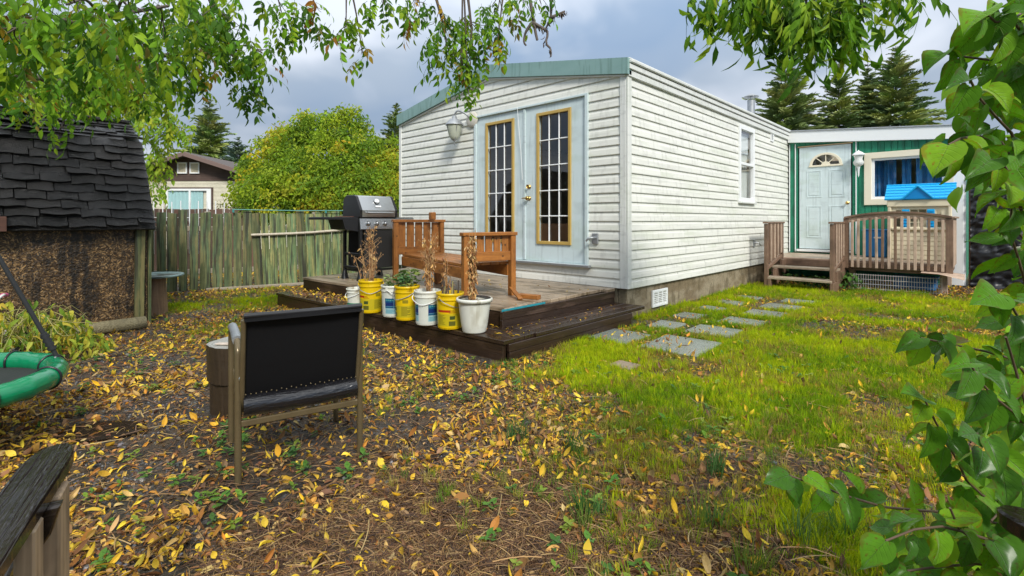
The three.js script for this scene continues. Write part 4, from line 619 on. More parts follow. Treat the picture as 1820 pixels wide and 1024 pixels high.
// ---------- gas barbecue ----------
{
  const Q = thing('gas_barbecue', 'black and stainless steel gas barbecue at the far end of the deck', 'barbecue', [-3.21, 0.345, 1.4], Math.PI / 2);
  const st = M({ map: rep(T_blot, 1, 1), color: lin(0.50, 0.51, 0.52), roughness: 0.3, metalness: 0.95 }), bk = mat.black;
  for (const [x, z] of [[-0.35, -0.21], [-0.35, 0.21], [0.2, -0.21], [0.2, 0.21]]) { const l = new THREE.Group(); l.name = 'leg'; l.position.set(x, 0, z); Q.add(l); pbox('upright', 0.04, 0.7, 0.04, bk, l, [0, 0.35, 0]); part('foot', new THREE.CylinderGeometry(0.025, 0.055, 0.13, 4), bk, l, [0, 0.065, 0], [0, Math.PI / 4, 0]); }
  for (const y of [0.17, 0.35]) pbox('crossbar', 0.03, 0.035, 0.42, bk, Q, [-0.35, y, 0]);
  pbox('bottom_shelf', 0.55, 0.03, 0.4, bk, Q, [-0.075, 0.13, 0]);
  const cab = pbox('cabinet_panel', 0.5, 0.52, 0.03, mat.blackMatte, Q, [-0.05, 0.42, 0.22]); pbox('back_panel', 0.5, 0.52, 0.02, mat.blackMatte, Q, [-0.05, 0.42, -0.2]);
  pbox('firebox', 0.55, 0.17, 0.42, bk, Q, [-0.085, 0.77, -0.01]);
  const cp = new THREE.Group(); cp.name = 'control_panel'; cp.position.set(-0.085, 0.76, 0.225); cp.rotation.x = -0.18; Q.add(cp);
  pbox('plate', 0.57, 0.15, 0.03, st, cp, [0, 0, 0]);
  for (let k = 0; k < 3; k++) part('knob', lathe([[0.034, 0], [0.034, 0.008], [0.024, 0.012], [0.022, 0.036], [0.014, 0.042], [0, 0.042]], 18), mat.steel, cp, [-0.17 + k * 0.13, 0.0, 0.015], [Math.PI / 2, 0, 0]);
  // hood: black ends, steel front
  const hood = new THREE.Group(); hood.name = 'hood'; hood.position.set(-0.085, 0.855, 0); Q.add(hood);
  const prof = [[0.235, 0], [0.245, 0.09], [0.13, 0.275], [0.09, 0.292], [-0.13, 0.292], [-0.2, 0.24], [-0.22, 0]];
  const s = new THREE.Shape(); prof.forEach(([z, y], i) => i ? s.lineTo(z, y) : s.moveTo(z, y)); s.closePath();
  for (const x of [-0.29, 0.255]) part('end_cap', slab(s, 0.03, 0.004), bk, hood, [x + 0.0325, 0, 0], [0, -Math.PI / 2, 0]);
  const w = 0.255; part('front', poly(prof.slice(0, -1).map((p, i) => { const q = prof[i + 1]; return [[-w, p[1], p[0]], [w, p[1], p[0]], [w, q[1], q[0]], [-w, q[1], q[0]]]; }), 0), st, hood);
  part('handle', rod([-0.2, 0.055, 0.285], [0.2, 0.055, 0.285], 0.013, 8), mat.steel, hood); for (const x of [-0.18, 0.18]) part('handle_bracket', rod([x, 0.055, 0.235], [x, 0.055, 0.285], 0.01), mat.steel, hood);
  part('thermometer', lathe([[0.042, 0], [0.042, 0.012], [0.034, 0.016], [0, 0.016]], 20), mat.steel, hood, [0, 0.215, 0.178], [0.98, 0, 0]); part('dial', lathe([[0.03, 0], [0.03, 0.003], [0, 0.003]], 16), mat.white, hood, [0, 0.224, 0.192], [0.98, 0, 0]);
  part('badge', cbox(0.085, 0.026, 0.004, 0.002), mat.white, hood, [0, 0.145, 0.219], [-0.56, 0, 0]);
  // side shelves and side burner
  const sh = new THREE.Group(); sh.name = 'side_shelf'; Q.add(sh); pbox('top', 0.5, 0.035, 0.4, bk, sh, [-0.62, 0.835, 0]); { const g = poly([[[-0.37, 0.66, 0.2], [-0.37, 0.82, 0.2], [-0.60, 0.82, 0.2], [-0.56, 0.69, 0.2]], [[-0.37, 0.66, -0.2], [-0.56, 0.69, -0.2], [-0.60, 0.82, -0.2], [-0.37, 0.82, -0.2]], [[-0.56, 0.69, 0.2], [-0.60, 0.82, 0.2], [-0.60, 0.82, -0.2], [-0.56, 0.69, -0.2]], [[-0.37, 0.66, 0.2], [-0.56, 0.69, 0.2], [-0.56, 0.69, -0.2], [-0.37, 0.66, -0.2]]]); part('apron', g, bk, sh); }
  for (let k = 0; k < 7; k++) part('grate_bar', rod([-0.55 + k * 0.03, 0.858, -0.12], [-0.55 + k * 0.03, 0.858, 0.12], 0.005, 4), M({ color: lin(0.16, 0.06, 0.03), roughness: 0.7 }), sh);
  const sr = new THREE.Group(); sr.name = 'side_shelf'; Q.add(sr); pbox('top', 0.3, 0.035, 0.38, bk, sr, [0.355, 0.835, 0]); pbox('edge', 0.3, 0.07, 0.03, st, sr, [0.355, 0.81, 0.2]);
}
// ---------- buckets and pot on the step, with their plants ----------
const labelTex = (() => {                                  // printed bucket wraps: panels, bars and blocks too small to read
  const mk = fn => { const c = document.createElement('canvas'); c.width = 512; c.height = 256; const x = c.getContext('2d'); fn(x); const t = new THREE.CanvasTexture(c); t.colorSpace = THREE.SRGBColorSpace; t.wrapS = THREE.RepeatWrapping; return t; };
  const r = mulberry(9), bars = (x, X, Y, W, n, col, h = 5, gap = 11) => { x.fillStyle = col; for (let i = 0; i < n; i++) x.fillRect(X, Y + i * gap, W * (0.55 + 0.45 * r()), h); };
  return {
    yellow: mk(x => { x.fillStyle = '#d8b500'; x.fillRect(0, 0, 512, 256); x.fillStyle = '#b9a81a'; x.fillRect(0, 120, 512, 120); for (let k = 0; k < 2; k++) { const o = k * 256; x.fillStyle = '#a83010'; x.fillRect(o + 110, 82, 90, 22); x.fillStyle = '#5a5a1c'; x.fillRect(o + 190, 190, 44, 44); x.fillStyle = '#3b4a20'; x.fillRect(o + 196, 140, 34, 34); x.fillStyle = '#8c7d14'; x.fillRect(o + 30, 60, 40, 34); bars(x, o + 20, 130, 70, 9, '#5d5a16'); bars(x, o + 115, 130, 60, 9, '#77701a'); bars(x, o + 190, 84, 50, 3, '#8a4a12'); } }),
    blue: mk(x => { x.fillStyle = '#c9cdc4'; x.fillRect(0, 0, 512, 256); for (let k = 0; k < 3; k++) { const o = k * 170; x.fillStyle = '#14557a'; x.fillRect(o + 24, 60, 100, 110); x.fillStyle = '#0d2a66'; x.fillRect(o + 24, 104, 100, 44); x.fillStyle = '#5aa39a'; for (let i = 0; i < 6; i++) { x.beginPath(); x.arc(o + 36 + 15 * i, 74 + 8 * r(), 6, 0, 7); x.fill(); } x.fillStyle = '#7fb0c0'; x.fillRect(o + 90, 62, 3, 106); x.fillRect(o + 26, 146, 98, 3); x.fillStyle = '#8fb6bd'; x.fillRect(o + 24, 172, 100, 60); bars(x, o + 32, 184, 80, 5, '#3e8296', 4, 9); } }),
  };
})();
const plastW = M({ map: rep(T_stain, 1, 1), color: lin(0.66, 0.67, 0.60), roughness: 0.35 }), plastY = M({ map: rep(T_stain, 1, 1), color: lin(0.66, 0.44, 0.0), roughness: 0.35 });
const soil = M({ color: lin(0.035, 0.024, 0.016), roughness: 0.95, bumpMap: rep(T_fine, 3, 3), bumpScale: 0.02 });
function bucket(p, kind, label, h = 0.345, r = 0.118, turn = 0) {
  h *= 0.93;
  const b = thing('bucket', label, 'bucket', p, turn), m = kind === 'yellow' ? plastY : plastW, r0 = r * 0.9;
  part('body', lathe([[0, 0.004], [r0 - 0.01, 0.0], [r0, 0.01], [r * 0.985, h * 0.80], [r + 0.004, h * 0.80], [r + 0.004, h * 0.84], [r, h * 0.85], [r, h * 0.93], [r + 0.008, h * 0.94], [r + 0.008, h], [r - 0.004, h], [r - 0.008, h * 0.8], [r0 - 0.01, 0.05]], 36), m, b);
  if (labelTex[kind]) { const g = new THREE.CylinderGeometry(r * 0.986 + 0.0015, r0 + 0.0025, h * 0.72, 36, 1, true); part('printed_wrap', g, M({ map: labelTex[kind], roughness: 0.4 }), b, [0, h * 0.42, 0]); }
  part('soil', lathe([[0, h * 0.9], [r * 0.5, h * 0.91], [r - 0.01, h * 0.88]], 20), soil, b);
  part('handle', tube([V(-r - 0.01, h * 0.88, 0), V(-r - 0.012, h * 0.78, r * 0.5), V(-r * 0.2, h * 0.62, r * 1.12), V(r * 0.8, h * 0.72, r * 0.75), V(r + 0.01, h * 0.88, 0)], 0.0035, 0.0035, 20, 5), kind === 'yellow' ? mat.galv : mat.white, b);
  for (const s of [-1, 1]) part('handle_lug', cbox(0.014, 0.03, 0.03, 0.004), m, b, [s * (r + 0.006), h * 0.88, 0]);
  return b;
}
const bz = 0.178;
bucket([-1.90, bz, 2.42], 'white', 'small whitish bucket with green band at the end of the bucket row', 0.26, 0.105);
{ const b = scene.children[scene.children.length - 1]; part('green_band', lathe([[0.0975, 0.03], [0.1005, 0.09]], 30), M({ color: lin(0.02, 0.22, 0.11), roughness: 0.45 }), b); }
bucket([-1.69, bz, 2.375], 'yellow', 'yellow bucket with red printed bar, second in the row, holding dry grass', 0.37, 0.12, 1.1);
bucket([-1.32, bz, 2.335], 'blue', 'white bucket with blue print and leafy green seedlings between two yellow buckets', 0.345, 0.12, 2.0);
bucket([-1.085, bz, 2.335], 'yellow', 'yellow bucket with green seedlings in the middle of the bucket row', 0.36, 0.118, 0.2);
bucket([-0.755, bz, 2.335], 'blue', 'white bucket with blue print holding tall dead stalks', 0.345, 0.118, 0.7);
bucket([-0.465, bz, 2.30], 'yellow', 'yellow bucket with cut stubs beside the round white pot', 0.35, 0.12, 1.6);
{
  const P = thing('plant_pot', 'round white plastic flower pot stained with drips at the corner of the step', 'pot', [-0.185, bz, 2.255]);
  part('body', lathe([[0, 0.004], [0.095, 0], [0.105, 0.012], [0.118, 0.08], [0.139, 0.24], [0.141, 0.265], [0.158, 0.268], [0.162, 0.285], [0.156, 0.30], [0.143, 0.298], [0.138, 0.25], [0.11, 0.05]], 40), plastW, P);
  part('soil', lathe([[0, 0.262], [0.08, 0.262], [0.138, 0.255]], 24), soil, P);
  part('saucer_liner', lathe([[0.125, 0.295], [0.14, 0.302], [0.142, 0.294]], 30), mat.black, P, null, null);
}
// leaf blades used all over
function leafGeo(L, W, fold, curl, nseg = 3, tip = 1, heart = 0) {  // lies along +z from the origin, face up (+y)
  const f = [], pt = (t, s) => { const w = W / 2 * Math.pow(Math.sin(Math.PI * clamp(Math.pow(t, heart ? 0.62 : 0.8) * 0.985 + 0.008)), tip) * s; const a = curl * t; const z = Math.abs(curl) < 0.01 ? L * t : L * Math.sin(a) / curl, y = Math.abs(curl) < 0.01 ? 0 : -L * (1 - Math.cos(a)) / curl; return [w * Math.cos(fold), y + Math.abs(w) * Math.sin(fold), z - (heart && t < 0.2 ? heart * Math.abs(s) * (0.2 - t) * 5 * L * 0.14 : 0)]; };
  for (let i = 0; i < nseg; i++) { const a = i / nseg, b = (i + 1) / nseg; for (const s of [-1, 1]) { const q = [pt(a, 0), pt(b, 0), pt(b, s), pt(a, s)]; if (s > 0) q.reverse(); if (i === 0 && !heart) f.push([q[0], q[1], q[2]].concat(s > 0 ? [q[3]] : [q[3]])); else f.push(q); } }
  const g = poly(f); return g;
}
const leafM = (o) => M(Object.assign({ color: lin(1, 1, 1), roughness: 0.97, transmission: 0.42, thickness: 0, specularIntensity: 0.3, clearcoat: 0.08, clearcoatRoughness: 0.35 }, o));
const M_leaf = leafM({}), M_dry = M({ color: lin(1, 1, 1), roughness: 0.75 }), M_grass = leafM({ transmission: 0.45, clearcoat: 0, specularIntensity: 0.15 });
const jit = (c, v) => { const k = 1 + rr(-v, v); return lin(clamp(c[0] * k * rr(0.9, 1.1)), clamp(c[1] * k), clamp(c[2] * k * rr(0.8, 1.2))); };
const G_dryleaf = leafGeo(0.05, 0.018, 0.7, 1.6, 3);
function dryPlant(p, h, spread, stems, leaves, label, shape) {
  const t = thing('dried_plant', label, 'plant', p, rr(0, 6)), st = [], lv = [];
  for (let k = 0; k < stems; k++) {
    const a = rr(0, 6.28), r = spread * Math.sqrt(rnd()), hh = h * rr(0.6, 1), lean = rr(0.2, 1.2) * spread;
    const pts = [V(r * 0.6 * Math.cos(a), 0, r * 0.6 * Math.sin(a)), V(r * 0.8 * Math.cos(a) + rr(-0.015, 0.015), hh * 0.5, r * 0.8 * Math.sin(a)), V((r * 0.7 + lean * 0.6) * Math.cos(a), hh, (r * 0.7 + lean * 0.6) * Math.sin(a))];
    st.push(tube(pts, 0.0045, 0.0018, 8, 5)); const cv = new THREE.CatmullRomCurve3(pts);
    for (let j = 0; j < leaves; j++) { const u = shape === 'column' ? rr(0.02, 0.9) : Math.pow(rnd(), 0.7), q = cv.getPoint(u), e = shape === 'column' ? 0.03 : 0.02; lv.push([at(q.x + rr(-e, e), q.y, q.z + rr(-e, e), rr(0.2, 1.5), rr(0, 6.28), rr(-1, 1), rr(0.55, 1.25)), jit(pick([[0.44, 0.23, 0.07], [0.33, 0.15, 0.045], [0.58, 0.38, 0.16], [0.20, 0.09, 0.035]]), 0.25)]); }
    if (shape === 'branchy') for (let j = 0; j < 5; j++) { const q = cv.getPoint(rr(0.35, 0.95)), b = rr(0, 6.28), l = rr(0.04, 0.11); st.push(tube([q, V(q.x + l * Math.cos(b), q.y + l * 0.8, q.z + l * Math.sin(b))], 0.0022, 0.001, 2, 4)); lv.push([at(q.x + l * Math.cos(b), q.y + l * 0.8, q.z + l * Math.sin(b), rr(0, 1.5), b, 0, 0.5), jit([0.40, 0.24, 0.11], 0.2)]); }
  }
  part('stems', mergeGeometries(st), M({ color: lin(0.40, 0.24, 0.11), roughness: 0.8 }), t); copies('dry_leaves', G_dryleaf, M_dry, lv, t); return t;
}
dryPlant([-0.235, bz + 0.255, 2.24], 0.66, 0.035, 9, 60, 'tall narrow column of dead brown leaves rising from the white pot', 'column');
dryPlant([-0.735, bz + 0.31, 2.335], 0.60, 0.06, 9, 22, 'dead bushy brown stalks in the white bucket with blue print', 'branchy');
dryPlant([-0.60, bz + 0.0, 2.22], 0.72, 0.03, 5, 40, 'short dead brown stalk clump behind the white bucket', 'column');
dryPlant([-1.68, bz + 0.33, 2.375], 0.62, 0.05, 6, 16, 'tall dead plant with spiky seed heads in a yellow bucket', 'branchy');
dryPlant([-1.75, bz + 0.22, 2.36], 0.50, 0.13, 12, 5, 'loose dry feathery grass stems behind the small whitish bucket', 'branchy');
function seedling(p, label, n, s, cols) { const t = thing('green_seedling', label, 'plant', p), g = leafGeo(0.06, 0.04, 0.25, 0.8, 3), l = []; for (let k = 0; k < n; k++) { const a = rr(0, 6.28), r = 0.09 * Math.sqrt(rnd()); l.push([at(r * Math.cos(a), rr(0.0, 0.09) * s, r * Math.sin(a), rr(-0.9, 0.3), rr(0, 6.28), rr(-0.4, 0.4), rr(0.5, 1.2) * s), jit(pick(cols), 0.2)]); } copies('leaves', g, M_leaf, l, t); part('stems', mergeGeometries([...Array(7)].map(() => { const a = rr(0, 6.28); return tube([V(0.05 * Math.cos(a), -0.02, 0.05 * Math.sin(a)), V(0.07 * Math.cos(a), 0.07 * s, 0.07 * Math.sin(a))], 0.002, 0.0015, 2, 4); })), M({ color: lin(0.12, 0.2, 0.04), roughness: 0.7 }), t); }
seedling([-1.32, bz + 0.31, 2.335], 'pale green seedlings spilling over the white bucket', 60, 1.1, [[0.16, 0.24, 0.06], [0.28, 0.36, 0.14], [0.08, 0.17, 0.03]]);
seedling([-1.085, bz + 0.325, 2.335], 'broad leafy green seedlings in the middle yellow bucket', 46, 1.4, [[0.07, 0.19, 0.05], [0.12, 0.24, 0.08], [0.2, 0.26, 0.05]]);
seedling([-1.19, bz + 0.33, 2.22], 'feathery green sprout between the white and yellow buckets', 40, 1.5, [[0.14, 0.22, 0.04], [0.10, 0.16, 0.03]]);
{ const t = thing('cut_stubs', 'short dark cut stems standing in the yellow bucket beside the pot', 'plant', [-0.465, bz + 0.30, 2.30]); for (let k = 0; k < 9; k++) { const a = rr(0, 6.28), r = rr(0.02, 0.09); part('stub', tube([V(r * Math.cos(a), 0, r * Math.sin(a)), V(r * Math.cos(a) + rr(-0.02, 0.02), rr(0.05, 0.13), r * Math.sin(a))], 0.008, 0.006, 2, 6), pick([mat.twig, M({ color: lin(0.3, 0.26, 0.1), roughness: 0.8 })]), t); } }
// ---------- sling chair seen from behind ----------
{
  const C = thing('sling_chair', 'low black sling patio chair with bronze metal frame seen from behind', 'chair', [0.79, 0, 4.207], THREE.MathUtils.degToRad(75.6));
  const bronze = M({ map: rep(T_blot, 4, 4), color: lin(0.15, 0.115, 0.062), roughness: 0.28, metalness: 0.35 }), w = 0.262;
  const bar = (pts, nm, ax = 0.016, ay = 0.012) => { const g = tube(pts.map(p => V(...p)), 1, 1, (pts.length - 1) * 6, 8, true), p = g.attributes.position; return g; };
  for (const s of [-1, 1]) {
    const x = s * w;
    part('leg', tube([V(x, -0.01, 0.0), V(x, 0.3, 0.0), V(x, 0.54, 0.0), V(x, 0.60, -0.012), V(x, 0.625, -0.06)], 0.0145, 0.0145, 16, 8), bronze, C);
    part('armrest', (() => { const g = tube([V(x, 0.625, -0.05), V(x, 0.632, -0.2), V(x, 0.628, -0.38), V(x, 0.61, -0.46)], 0.021, 0.019, 12, 8); return g; })(), mat.galv, C);
    part('leg', tube([V(x, 0.612, -0.45), V(x, 0.56, -0.495), V(x, 0.3, -0.5), V(x, -0.01, -0.5)], 0.0145, 0.0145, 16, 8), bronze, C);
    part('side_rail', tube([V(s * 0.247, 0.735, 0.085), V(s * 0.247, 0.5, 0.035), V(s * 0.247, 0.36, -0.005), V(s * 0.247, 0.31, -0.05), V(s * 0.247, 0.34, -0.25), V(s * 0.247, 0.385, -0.47)], 0.011, 0.011, 24, 7), bronze, C);
    part('bolt', lathe([[0.012, 0], [0.012, 0.006], [0, 0.009]], 10), mat.steel, C, [x - s * 0.012, 0.47, 0.016], [Math.PI / 2, 0, 0]);
  }
  part('rear_stretcher', cbox(2 * w - 0.02, 0.028, 0.018, 0.004), bronze, C, [0, 0.27, 0.0]); part('front_stretcher', cbox(2 * w - 0.02, 0.026, 0.018, 0.004), bronze, C, [0, 0.27, -0.495]);
  const cv = new THREE.CatmullRomCurve3([V(0, 0.728, 0.10), V(0, 0.755, 0.088), V(0, 0.735, 0.07), V(0, 0.5, 0.028), V(0, 0.365, -0.015), V(0, 0.312, -0.065), V(0, 0.335, -0.24), V(0, 0.385, -0.46)]);
  const n = 40, P = [], UV = [], I = []; for (let i = 0; i <= n; i++) { const q = cv.getPoint(i / n); for (let k = 0; k <= 8; k++) { const x = (k / 8 - 0.5) * 0.49; const sag = (1 - (x / 0.245) ** 2) * 0.012 * Math.min(1, i / 8); P.push(x, q.y - (i > 24 ? sag : 0), q.z - (i <= 24 ? sag : 0)); UV.push(x, i / n * 1.0); } } for (let i = 0; i < n; i++) for (let k = 0; k < 8; k++) { const a = i * 9 + k; I.push(a, a + 9, a + 1, a + 1, a + 9, a + 10); }
  const g = new THREE.BufferGeometry(); g.setAttribute('position', new THREE.Float32BufferAttribute(P, 3)); g.setAttribute('uv', new THREE.Float32BufferAttribute(UV, 2)); g.setIndex(I); g.computeVertexNormals();
  part('sling', g, M({ color: lin(0.006, 0.006, 0.007), roughness: 0.55, specularIntensity: 0.35, bumpMap: rep(T_weave, 24, 24), bumpScale: 0.0008 }), C);
  part('seat_roll', tube([V(-0.243, 0.345, -0.008), V(0, 0.338, -0.012), V(0.243, 0.345, -0.008)], 0.046, 0.046, 16, 14), M({ color: lin(0.010, 0.010, 0.012), roughness: 0.2, clearcoat: 0.6, clearcoatRoughness: 0.1, bumpMap: rep(T_fine, 2, 0.4), bumpScale: 0.004 }), C);
  for (let k = 0; k < 24; k++) part('lacing', new THREE.SphereGeometry(0.0034, 6, 4), bronze, C, [-0.235 + k * 0.0204, 0.402 + 0.004 * Math.sin(k * 3), 0.027]);
  part('sling_hem', tube([V(-0.247, 0.752, 0.088), V(0, 0.748, 0.078), V(0.247, 0.752, 0.088)], 0.012, 0.012, 12, 8), mat.black, C);
}
// ---------- log stump ----------
{
  const S = thing('log_stump', 'sawn log stump with a notched lower half behind the sling chair', 'stump', [-0.262, 0, 4.085], 0.5);
  const ring = tex(256, 256, (u, v) => { const d = Math.hypot(u - 0.5, v - 0.48), a = Math.atan2(v - 0.48, u - 0.5); const k = 0.5 + 0.5 * Math.sin(d * 150 + 3 * fbm(u * 6, v * 6, 2001, 3)); const cr = sstep(0.06, 0.0, Math.abs(Math.sin(a * 3.5 + 1))) * sstep(0.05, 0.3, d); return mix3(mix3([0.36, 0.36, 0.33], [0.23, 0.22, 0.19], k), [0.08, 0.07, 0.06], cr * 0.7); });
  const wood = M({ map: rep(T_grain, 1, 1), color: lin(0.044, 0.03, 0.018), roughness: 0.45, bumpMap: rep(T_grainB, 1, 1), bumpScale: 0.008 });
  const drum = (r, h, y) => { const g = new THREE.CylinderGeometry(r, r * 0.99, h, 40, 4, true), p = g.attributes.position, uv = g.attributes.uv; for (let i = 0; i < p.count; i++) { const a = Math.atan2(p.getZ(i), p.getX(i)), k = 1 + 0.035 * Math.sin(a * 3 + 1) + 0.02 * Math.sin(a * 7 + y * 9) + 0.012 * Math.sin(a * 19); p.setX(i, p.getX(i) * k); p.setZ(i, p.getZ(i) * k); const u = uv.getX(i); uv.setXY(i, uv.getY(i) * h, u * 1.3); } g.computeVertexNormals(); return g; };
  part('trunk', drum(0.212, 0.215, 1), wood, S, [0, 0.30, 0]); part('trunk', drum(0.198, 0.22, 2), wood, S, [0, 0.10, 0]);
  const disc = (r, k) => { const g = new THREE.CircleGeometry(r, 40); const p = g.attributes.position; for (let i = 1; i < p.count; i++) { const a = Math.atan2(-p.getY(i), p.getX(i)), q = 1 + 0.035 * Math.sin(a * 3 + 1) + 0.02 * Math.sin(a * 7 + k * 9) + 0.012 * Math.sin(a * 19); p.setX(i, p.getX(i) * q); p.setY(i, p.getY(i) * q); } g.rotateX(-Math.PI / 2); return g; };
  part('sawn_top', disc(0.212, 1), M({ map: ring, roughness: 0.35 }), S, [0, 0.407, 0]); part('ledge', disc(0.212, 1), wood, S, [0, 0.193, 0]);
  const t = thing('ashtray', 'small dark glass ashtray on the log stump', 'ashtray', [-0.16, 0.408, 4.16]); part('bowl', lathe([[0, 0.004], [0.05, 0.0], [0.062, 0.01], [0.066, 0.045], [0.058, 0.047], [0.05, 0.016], [0, 0.012]], 22), M({ color: lin(0.03, 0.022, 0.018), roughness: 0.12 }), t); part('butt', rod([-0.03, 0.05, 0.02], [0.02, 0.03, -0.01], 0.005), M({ color: lin(0.6, 0.42, 0.15), roughness: 0.8 }), t);
  const k = thing('wood_chip', 'pale split wood sliver lying on the log stump', 'wood chip', [-0.23, 0.408, 4.21], 0.7); part('sliver', cbox(0.14, 0.008, 0.04, 0.003), M({ map: rep(T_grain, 2, 4), color: lin(0.6, 0.52, 0.45), roughness: 0.6 }), k, [0, 0.006, 0]);
}
// ---------- shed with gambrel roof ----------
{
  const S = thing('garden_shed', 'old strand board garden shed with black shingled barn roof', 'shed');
  const z0 = 3.96, z1 = 6.5, X = -3.72;
  part('wall', (() => { const g = new THREE.PlaneGeometry(z1 - z0, 1.15, 20, 8), uv = g.attributes.uv; for (let i = 0; i < uv.count; i++) uv.setXY(i, uv.getX(i) * 2.54, uv.getY(i) * 1.15); return g; })(), mat.osb, S, [X, 0.575, (z0 + z1) / 2], [0, Math.PI / 2, 0]);
  pbox('wall', 0.05, 1.14, z1 - z0 - 0.02, mat.sheath, S, [X - 0.03, 0.57, (z0 + z1) / 2]); pbox('wall', 0.06, 1.14, z1 - z0, mat.osb, S, [-6.3, 0.57, (z0 + z1) / 2]);
  const pr = [[-3.58, 1.085], [-4.28, 2.08], [-5.0, 2.42], [-5.72, 2.08], [-6.42, 1.085]];
  const gs = new THREE.Shape(); [[-3.74, 0], ...[[-3.74, 1.2], [-4.3, 2.04], [-5.0, 2.38], [-5.7, 2.04], [-6.28, 1.2]], [-6.28, 0]].forEach(([x, y], i) => i ? gs.lineTo(x, y) : gs.moveTo(x, y)); gs.closePath();
  part('gable', slab(gs, 0.05, 0), mat.osb, S, [0, 0, z0 + 0.005]); part('gable', slab(gs, 0.05, 0), mat.osb, S, [0, 0, z1 - 0.06]);
  const roof = new THREE.Group(); roof.name = 'roof'; S.add(roof);
  const rz0 = z0 - 0.05, rz1 = z1 + 0.05;
  for (let k = 0; k < 4; k++) {
    const [xa, ya] = pr[k], [xb, yb] = pr[k + 1], L = Math.hypot(xb - xa, yb - ya), ang = Math.atan2(yb - ya, xb - xa);
    const dk = part('roofing_felt', cbox(L, 0.025, rz1 - rz0, 0.004), mat.shingle, roof, [(xa + xb) / 2, (ya + yb) / 2 - 0.03, (rz0 + rz1) / 2], [0, 0, ang]);
    if (k > 1) { part('covering', cbox(L, 0.012, rz1 - rz0, 0.003), mat.shingle, roof, [(xa + xb) / 2, (ya + yb) / 2 - 0.008, (rz0 + rz1) / 2], [0, 0, ang]); continue; }
    const rows = k ? 7 : 11, e = L / rows, nx = -Math.sin(ang) * (k === 0 ? -1 : -1), out = k === 0 ? [Math.sin(ang) * 1, -Math.cos(ang)] : [Math.sin(ang), -Math.cos(ang)];
    for (let r = 0; r < rows; r++) {
      let z = rz0; const off = (r % 2) * 0.16; let first = true;
      while (z < rz1 - 0.05) {
        let wd = first ? 0.2 + off + rr(-0.05, 0.05) : rr(0.2, 0.33); first = false; if (z + wd > rz1 - 0.1) wd = rz1 - z;
        const t = (r + 0.5) / rows, g = new THREE.BoxGeometry(e * 1.18, 0.009, wd - rr(0.003, 0.014), 3, 1, 6), p = g.attributes.position, sx = rr(0, 50), cu = (0.003 + 0.026 * rnd() ** 2) * (r < 3 && k === 0 ? 1.7 : 1), tw = rr(-0.05, 0.05), ph = rr(0, 6);
        // curled lower edges
        for (let i = 0; i < p.count; i++) { const q = 0.5 - p.getX(i) / (e * 1.18); p.setY(i, p.getY(i) + cu * q * q * (1 + 0.6 * Math.sin(p.getZ(i) * 9 + ph)) + tw * p.getZ(i) * q * 0.5 + 0.02 * q * (fbm(sx + p.getZ(i) * 9, q * 3, 2151, 3) - 0.45)); p.setX(i, p.getX(i) - 0.012 * (q > 0.9) * Math.sin(p.getZ(i) * 23 + ph)); }
        g.computeVertexNormals(); { const uv = g.attributes.uv; for (let i = 0; i < uv.count; i++) uv.setXY(i, p.getZ(i) + sx, p.getX(i) + sx); }
        const m = part('shingle', g, rnd() < 0.6 ? mat.shingle : mat.shingleB, roof, [lerp(xa, xb, t) , lerp(ya, yb, t), z + wd / 2], [0, 0, ang]);
        m.rotation.set(0, 0, ang + Math.PI); m.scale.y = -1; m.scale.x = -1; m.scale.set(1, 1, 1); m.rotation.set(0, 0, ang - Math.PI); m.position.x += 0.012 * Math.sin(Math.PI - ang) ; m.position.y += 0.012;
        m.rotation.set(0, Math.PI, Math.PI - ang); m.rotation.z = Math.PI - ang - 0.055; m.position.y += rr(-0.012, 0.012);
        z += wd;
      }
    }
  }
  part('ridge_cap', cbox(0.14, 0.02, rz1 - rz0, 0.008), mat.shingle, roof, [-5.0, 2.43, (rz0 + rz1) / 2]);
  pbox('corner_board', 0.03, 1.13, 0.09, mat.fenceB, S, [X + 0.03, 0.565, z0 + 0.075], [-0.012, 0, 0]);
  pbox('corner_board', 0.10, 1.13, 0.028, mat.fence, S, [X - 0.02, 0.565, z0 - 0.02], [0, 0, -0.02]);
  pbox('header_block', 0.16, 0.14, 0.42, M({ map: rep(T_grain, 1, 3), color: lin(0.15, 0.065, 0.045), roughness: 0.7 }), S, [-3.58, 1.12, 5.28]);
  const lg = thing('border_log', 'mossy log lying along the foot of the shed wall', 'log'); part('log', tube([V(-3.50, 0.055, 4.02), V(-3.46, 0.06, 4.4), V(-3.42, 0.055, 4.9), V(-3.42, 0.05, 5.5)], 0.068, 0.06, 14, 14), M({ map: rep(T_grain, 2, 1), color: lin(0.20, 0.175, 0.10), roughness: 0.7, bumpMap: rep(T_fine, 2, 2), bumpScale: 0.01 }), lg);
}
